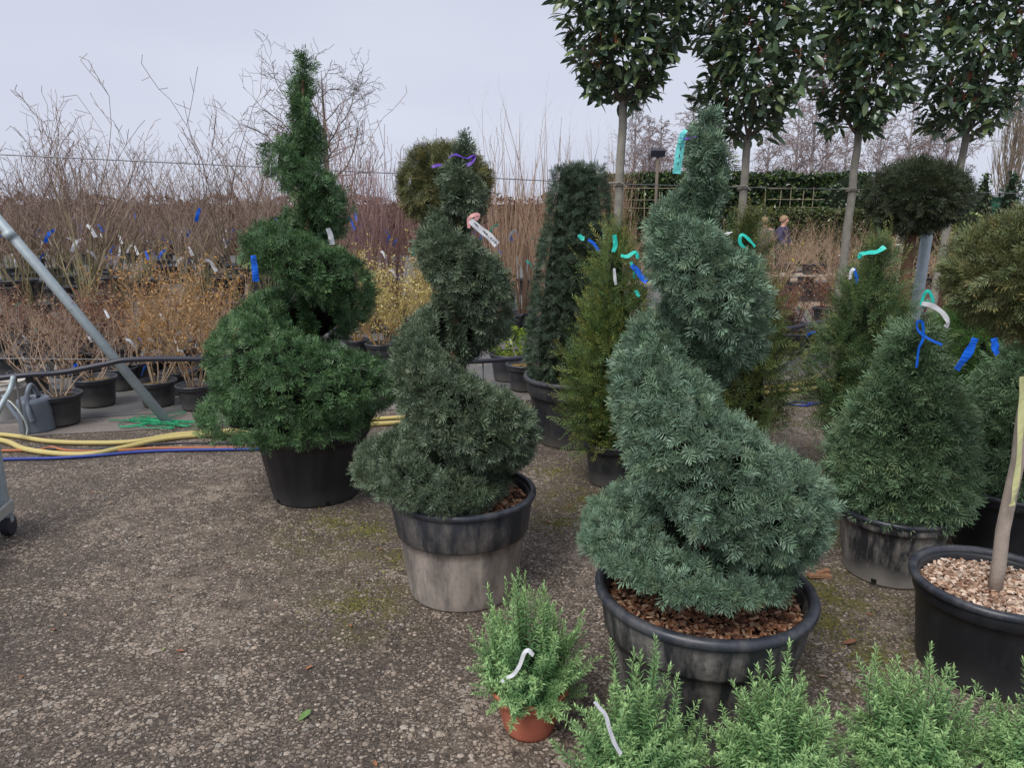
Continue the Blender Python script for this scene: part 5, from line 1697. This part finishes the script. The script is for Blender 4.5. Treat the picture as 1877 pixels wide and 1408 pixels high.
oak = bare_tree('bare_tree', 'lone bare spreading tree behind the tallest spiral', None, 530, 9.6, 0.25, 0, 'oak', M_DARKBARK, (0.15, 0.125, 0.11))
p = at(606, 390, 44); oak.location = (p[0], 44, 0)
oak2 = bare_tree('bare_tree', 'bare tree whose trunk is hidden by the tallest spiral, crown showing left of its tip', None, 533, 9.2, 0.23, 0, 'oak', M_DARKBARK, (0.15, 0.125, 0.11))
p = at(548, 390, 45); oak2.location = (p[0], 45, 0)

# floodlight on its pole
fp = at(1206, 283, 22)
fl_ = thing('floodlight', 'small dark floodlight on a slim pole above the hedge', 'floodlight', (fp[0], 22, 0))
MB().tube([(0, 0, 0), (0, 0, fp[2] - 0.05)], 0.045, 8).build('pole', M_DARKBARK, fl_, True)
MB().box((-0.02, -0.05, fp[2] + 0.05), (0.42, 0.16, 0.2), Matrix.Rotation(0.5, 3, 'X')).build('lamp_head', M_PIPE, fl_)

# ------------------------------------------------------------------ two people far back among the shrubs
def person(label, x, y_head, Y, jacket, hairc, seed, turn):
    p = at(x, y_head, Y)
    root = thing('person', label, 'person', (p[0], Y, 0), turn)
    h = p[2] + 0.12                                   # crown of the head
    k = h / 1.70

    def skin(name, pts, edges, radii, mat, rootv):
        me = bpy.data.meshes.new(name)
        me.from_pydata([(a * k, b * k, c * k) for a, b, c in pts], edges, [])
        o = obj(name, me, root)
        o.modifiers.new('skin', 'SKIN')
        for i, rr in enumerate(radii):
            sv = me.skin_vertices[0].data[i]
            sv.radius = (rr[0] * k, rr[1] * k)
            sv.use_root = i == rootv
        o.modifiers.new('sub', 'SUBSURF').render_levels = 2
        me.materials.append(mat)
        return o
    sk = plain('skin', (0.50, 0.28, 0.20), 0.6, 0.06)
    pts = [(0, 0, 0.95), (0, 0.01, 1.15), (0, 0.02, 1.38), (0, 0.0, 1.47), (0, -0.01, 1.55), (0, -0.015, 1.64),
           (-0.18, 0.01, 1.38), (-0.23, -0.02, 1.12), (-0.20, -0.2, 0.98), (0.18, 0.01, 1.38), (0.23, -0.02, 1.12), (0.20, -0.2, 0.98),
           (-0.10, 0, 0.88), (-0.11, -0.02, 0.48), (-0.11, 0.02, 0.08), (-0.11, -0.14, 0.03), (0.10, 0, 0.88), (0.11, -0.02, 0.48), (0.11, 0.02, 0.08), (0.11, -0.14, 0.03), (0, -0.115, 1.575)]
    ed = [(0, 1), (1, 2), (2, 3), (3, 4), (4, 5), (2, 6), (6, 7), (7, 8), (2, 9), (9, 10), (10, 11), (0, 12), (12, 13), (13, 14), (14, 15), (0, 16), (16, 17), (17, 18), (18, 19), (4, 20)]
    rd = [(.12, .09), (.11, .08), (.10, .07), (.05, .05), (.085, .10), (.075, .09), (.04, .04), (.04, .04), (.035, .03), (.04, .04), (.04, .04), (.035, .03),
          (.085, .085), (.06, .06), (.045, .045), (.04, .035), (.085, .085), (.06, .06), (.045, .045), (.04, .035), (.015, .02)]
    skin('body', pts, ed, rd, sk, 0)
    J = [(0, 0, 0.86), (0, 0.01, 1.15), (0, 0.02, 1.36), (0, 0.01, 1.44), (-0.19, 0.01, 1.37), (-0.24, -0.02, 1.12), (-0.205, -0.17, 1.0), (0.19, 0.01, 1.37), (0.24, -0.02, 1.12), (0.205, -0.17, 1.0)]
    skin('jacket', J, [(0, 1), (1, 2), (2, 3), (2, 4), (4, 5), (5, 6), (2, 7), (7, 8), (8, 9)], [(.2, .16), (.19, .15), (.19, .15), (.095, .095), (.10, .10), (.08, .08), (.06, .06), (.10, .10), (.08, .08), (.06, .06)], jacket, 1)
    T = [(0, 0, 0.9), (-0.11, 0, 0.84), (-0.11, -0.02, 0.48), (-0.11, 0.02, 0.1), (0.11, 0, 0.84), (0.11, -0.02, 0.48), (0.11, 0.02, 0.1)]
    skin('trousers', T, [(0, 1), (1, 2), (2, 3), (0, 4), (4, 5), (5, 6)], [(.17, .14), (.11, .11), (.085, .085), (.075, .075), (.11, .11), (.085, .085), (.075, .075)], plain('dark_trousers', (0.03, 0.03, 0.045), 0.8, 0.1), 0)
    mb = MB()
    P = []
    for t in np.linspace(0, PI * 0.62, 8):
        for a in np.linspace(0, 2 * PI, 18, endpoint=False):
            front = max(0, -math.sin(a))
            tt = t * (1 - 0.42 * front)
            P.append((0.098 * math.sin(tt) * math.cos(a) * k, (0.112 * math.sin(tt) * math.sin(a)) * k, (1.6 + 0.115 * math.cos(tt)) * k))
    q = [[i * 18 + j, i * 18 + (j + 1) % 18, (i + 1) * 18 + (j + 1) % 18, (i + 1) * 18 + j] for i in range(7) for j in range(18)]
    mb.add(P, q).build('hair', plain('hair_%d' % seed, hairc, 0.7, 0.2), root, True)
    return root


person('person in a dark blue jacket standing among the tan shrubs, face turned sideways', 1437, 405, 17.2, plain('navy_jacket', (0.05, 0.045, 0.10), 0.8, 0.1), (0.30, 0.19, 0.11), 1, math.radians(50))
person('person with light brown hair seen over the tan shrubs beside the other', 1402, 407, 17.6, plain('grey_jacket', (0.16, 0.14, 0.13), 0.8, 0.1), (0.36, 0.24, 0.14), 2, math.radians(160))

# ------------------------------------------------------------------ litter on the yard
def dead_leaf(label, x, y, size, col, seed, rz, group='fallen leaves on the yard'):
    r = np.random.default_rng(seed)
    tv, tq = leaf_template(size, size * 0.5, 0.5, -0.25)
    tv = tv + r.normal(0, size * 0.02, tv.shape)
    tv[:, 2] -= tv[:, 2].min() - 0.004
    m = plain('litter_%.2f_%.2f' % (col[0], col[1]), col, 0.8, 0.25, 60, 0.2)
    o = obj('fallen_leaf', npmesh('fallen_leaf', tv, [tq], m, None, True), None, gp(x, y))
    o.rotation_euler = (0, 0, rz)
    return tag(o, label, 'leaf', group)


r6 = np.random.default_rng(66)
BR = (0.30, 0.13, 0.07)
dead_leaf('curled brown dead leaf on the yard beside the pale-chip pot', 1545, 1183, 0.055, (0.22, 0.10, 0.06), 1, 0.1, None)
dead_leaf('single green leaf blade lying on the open yard', 548, 1324, 0.05, (0.13, 0.22, 0.07), 2, 0.9, None)
for i, (x, y) in enumerate([(318, 1094), (510, 1112), (640, 1148), (122, 1131), (95, 1156), (338, 1196), (1010, 1250), (690, 1408), (168, 905), (200, 925), (420, 1040), (560, 1230), (250, 985), (45, 1240), (700, 1010), (640, 960), (1540, 980), (1600, 1130), (1500, 1240), (1010, 960), (1040, 930)]):
    dead_leaf('small dry brown leaf lying on the gravelly yard', x, y, r6.uniform(0.018, 0.034), BR if i % 3 else (0.36, 0.25, 0.17), 10 + i, r6.uniform(0, 6.28))
for i, (x, y) in enumerate([(298, 1192), (175, 904)]):
    dead_leaf('small fresh green leaf scrap lying on the yard', x, y, 0.022, (0.25, 0.33, 0.08), 40 + i, r6.uniform(0, 6.28), 'green leaf scraps on the yard')
bk = obj('bark_piece', MB().box((0, 0, 0.012), (0.11, 0.03, 0.014), Matrix.Rotation(0.12, 3, 'Y')).box((0.03, 0.018, 0.02), (0.07, 0.02, 0.012), Matrix.Rotation(0.25, 3, 'Z')).mesh('bark_piece', plain('split_bark', (0.34, 0.19, 0.11), 0.9, 0.4, 40, 0.1, bmp=0.6)), None, gp(1502, 1060))
bk.rotation_euler = (0, 0, 0.2)
tag(bk, 'split piece of brown bark on the ground right of the mulched tub', 'bark')

# loose grit and moss cushions
def scatter(name, label, cat, n, box, cols, size, flat, seed, mat, centres=None):
    r = np.random.default_rng(seed)
    tv = np.array([(1, 0, 0), (0.3, 0.8, 0), (-0.8, 0.5, 0), (-0.7, -0.6, 0), (0.4, -0.9, 0), (0.1, 0.0, flat), (0.35, 0.3, flat * 0.8)], float) * 0.5
    tq = np.array([(0, 1, 6), (1, 2, 5), (2, 3, 5), (3, 4, 5), (4, 0, 5), (0, 6, 5), (6, 1, 5)])
    if centres is None:
        u = r.random(n)
        Y = box[2] * (box[3] / box[2]) ** u             # denser near the viewer
        X = r.uniform(box[0], box[1], n) * Y / box[3]
        P = np.stack([X, Y, np.full(n, 0.0005)], 1)
    else:
        c = np.array(centres)[r.integers(0, len(centres), n)]
        a, rr = r.uniform(0, 2 * PI, n), np.abs(r.normal(0, 1, n))
        P = np.stack([c[:, 0] + np.cos(a) * rr * c[:, 2], c[:, 1] + np.sin(a) * rr * c[:, 2], np.full(n, 0.0005)], 1)
    a = r.uniform(0, 2 * PI, n)
    D = np.stack([np.cos(a), np.sin(a), np.zeros(n)], 1)
    U = np.tile([[0, 0, 1.0]], (n, 1))
    c = np.array(cols)[r.integers(0, len(cols), n)] * r.uniform(0.7, 1.25, n)[:, None]
    V, Q, C = place([(tv, tq)], P, D, U, size * r.lognormal(0, 0.35, n), c, r)
    o = obj(name, npmesh(name, V, [Q], mat, C), None, None, 'stuff')
    return tag(o, label, cat)


M_GRIT = leafmat('grit', 0.9, 0.15)
M_MOSS = leafmat('moss', 0.95, 0.05)
scatter('grit', 'loose grit and small stones bedded in the yard surface', 'grit', 17000, (-4.6, 4.6, 1.7, 6.0), [(0.26, 0.21, 0.165), (0.32, 0.265, 0.21), (0.20, 0.16, 0.13), (0.34, 0.285, 0.235), (0.13, 0.105, 0.088)], 0.010, 0.35, 91, M_GRIT)
scatter('moss', 'yellow-green moss cushions on the damp ground round the pots', 'moss', 8000, None, [(0.12, 0.112, 0.04), (0.18, 0.16, 0.055), (0.075, 0.078, 0.035)], 0.009, 0.6, 92, M_MOSS,
    [(-0.66, 2.78, .12), (-0.5, 3.2, .12), (-0.95, 3.62, .15), (-0.75, 3.5, .1), (1.72, 3.75, .16), (1.85, 4.3, .22), (1.35, 2.85, .10), (1.28, 2.62, .09), (2.05, 3.25, .10), (0.45, 3.95, .14), (0.25, 3.6, .12), (1.35, 2.4, .10), (1.62, 3.5, .12), (0.28, 4.4, .15)])
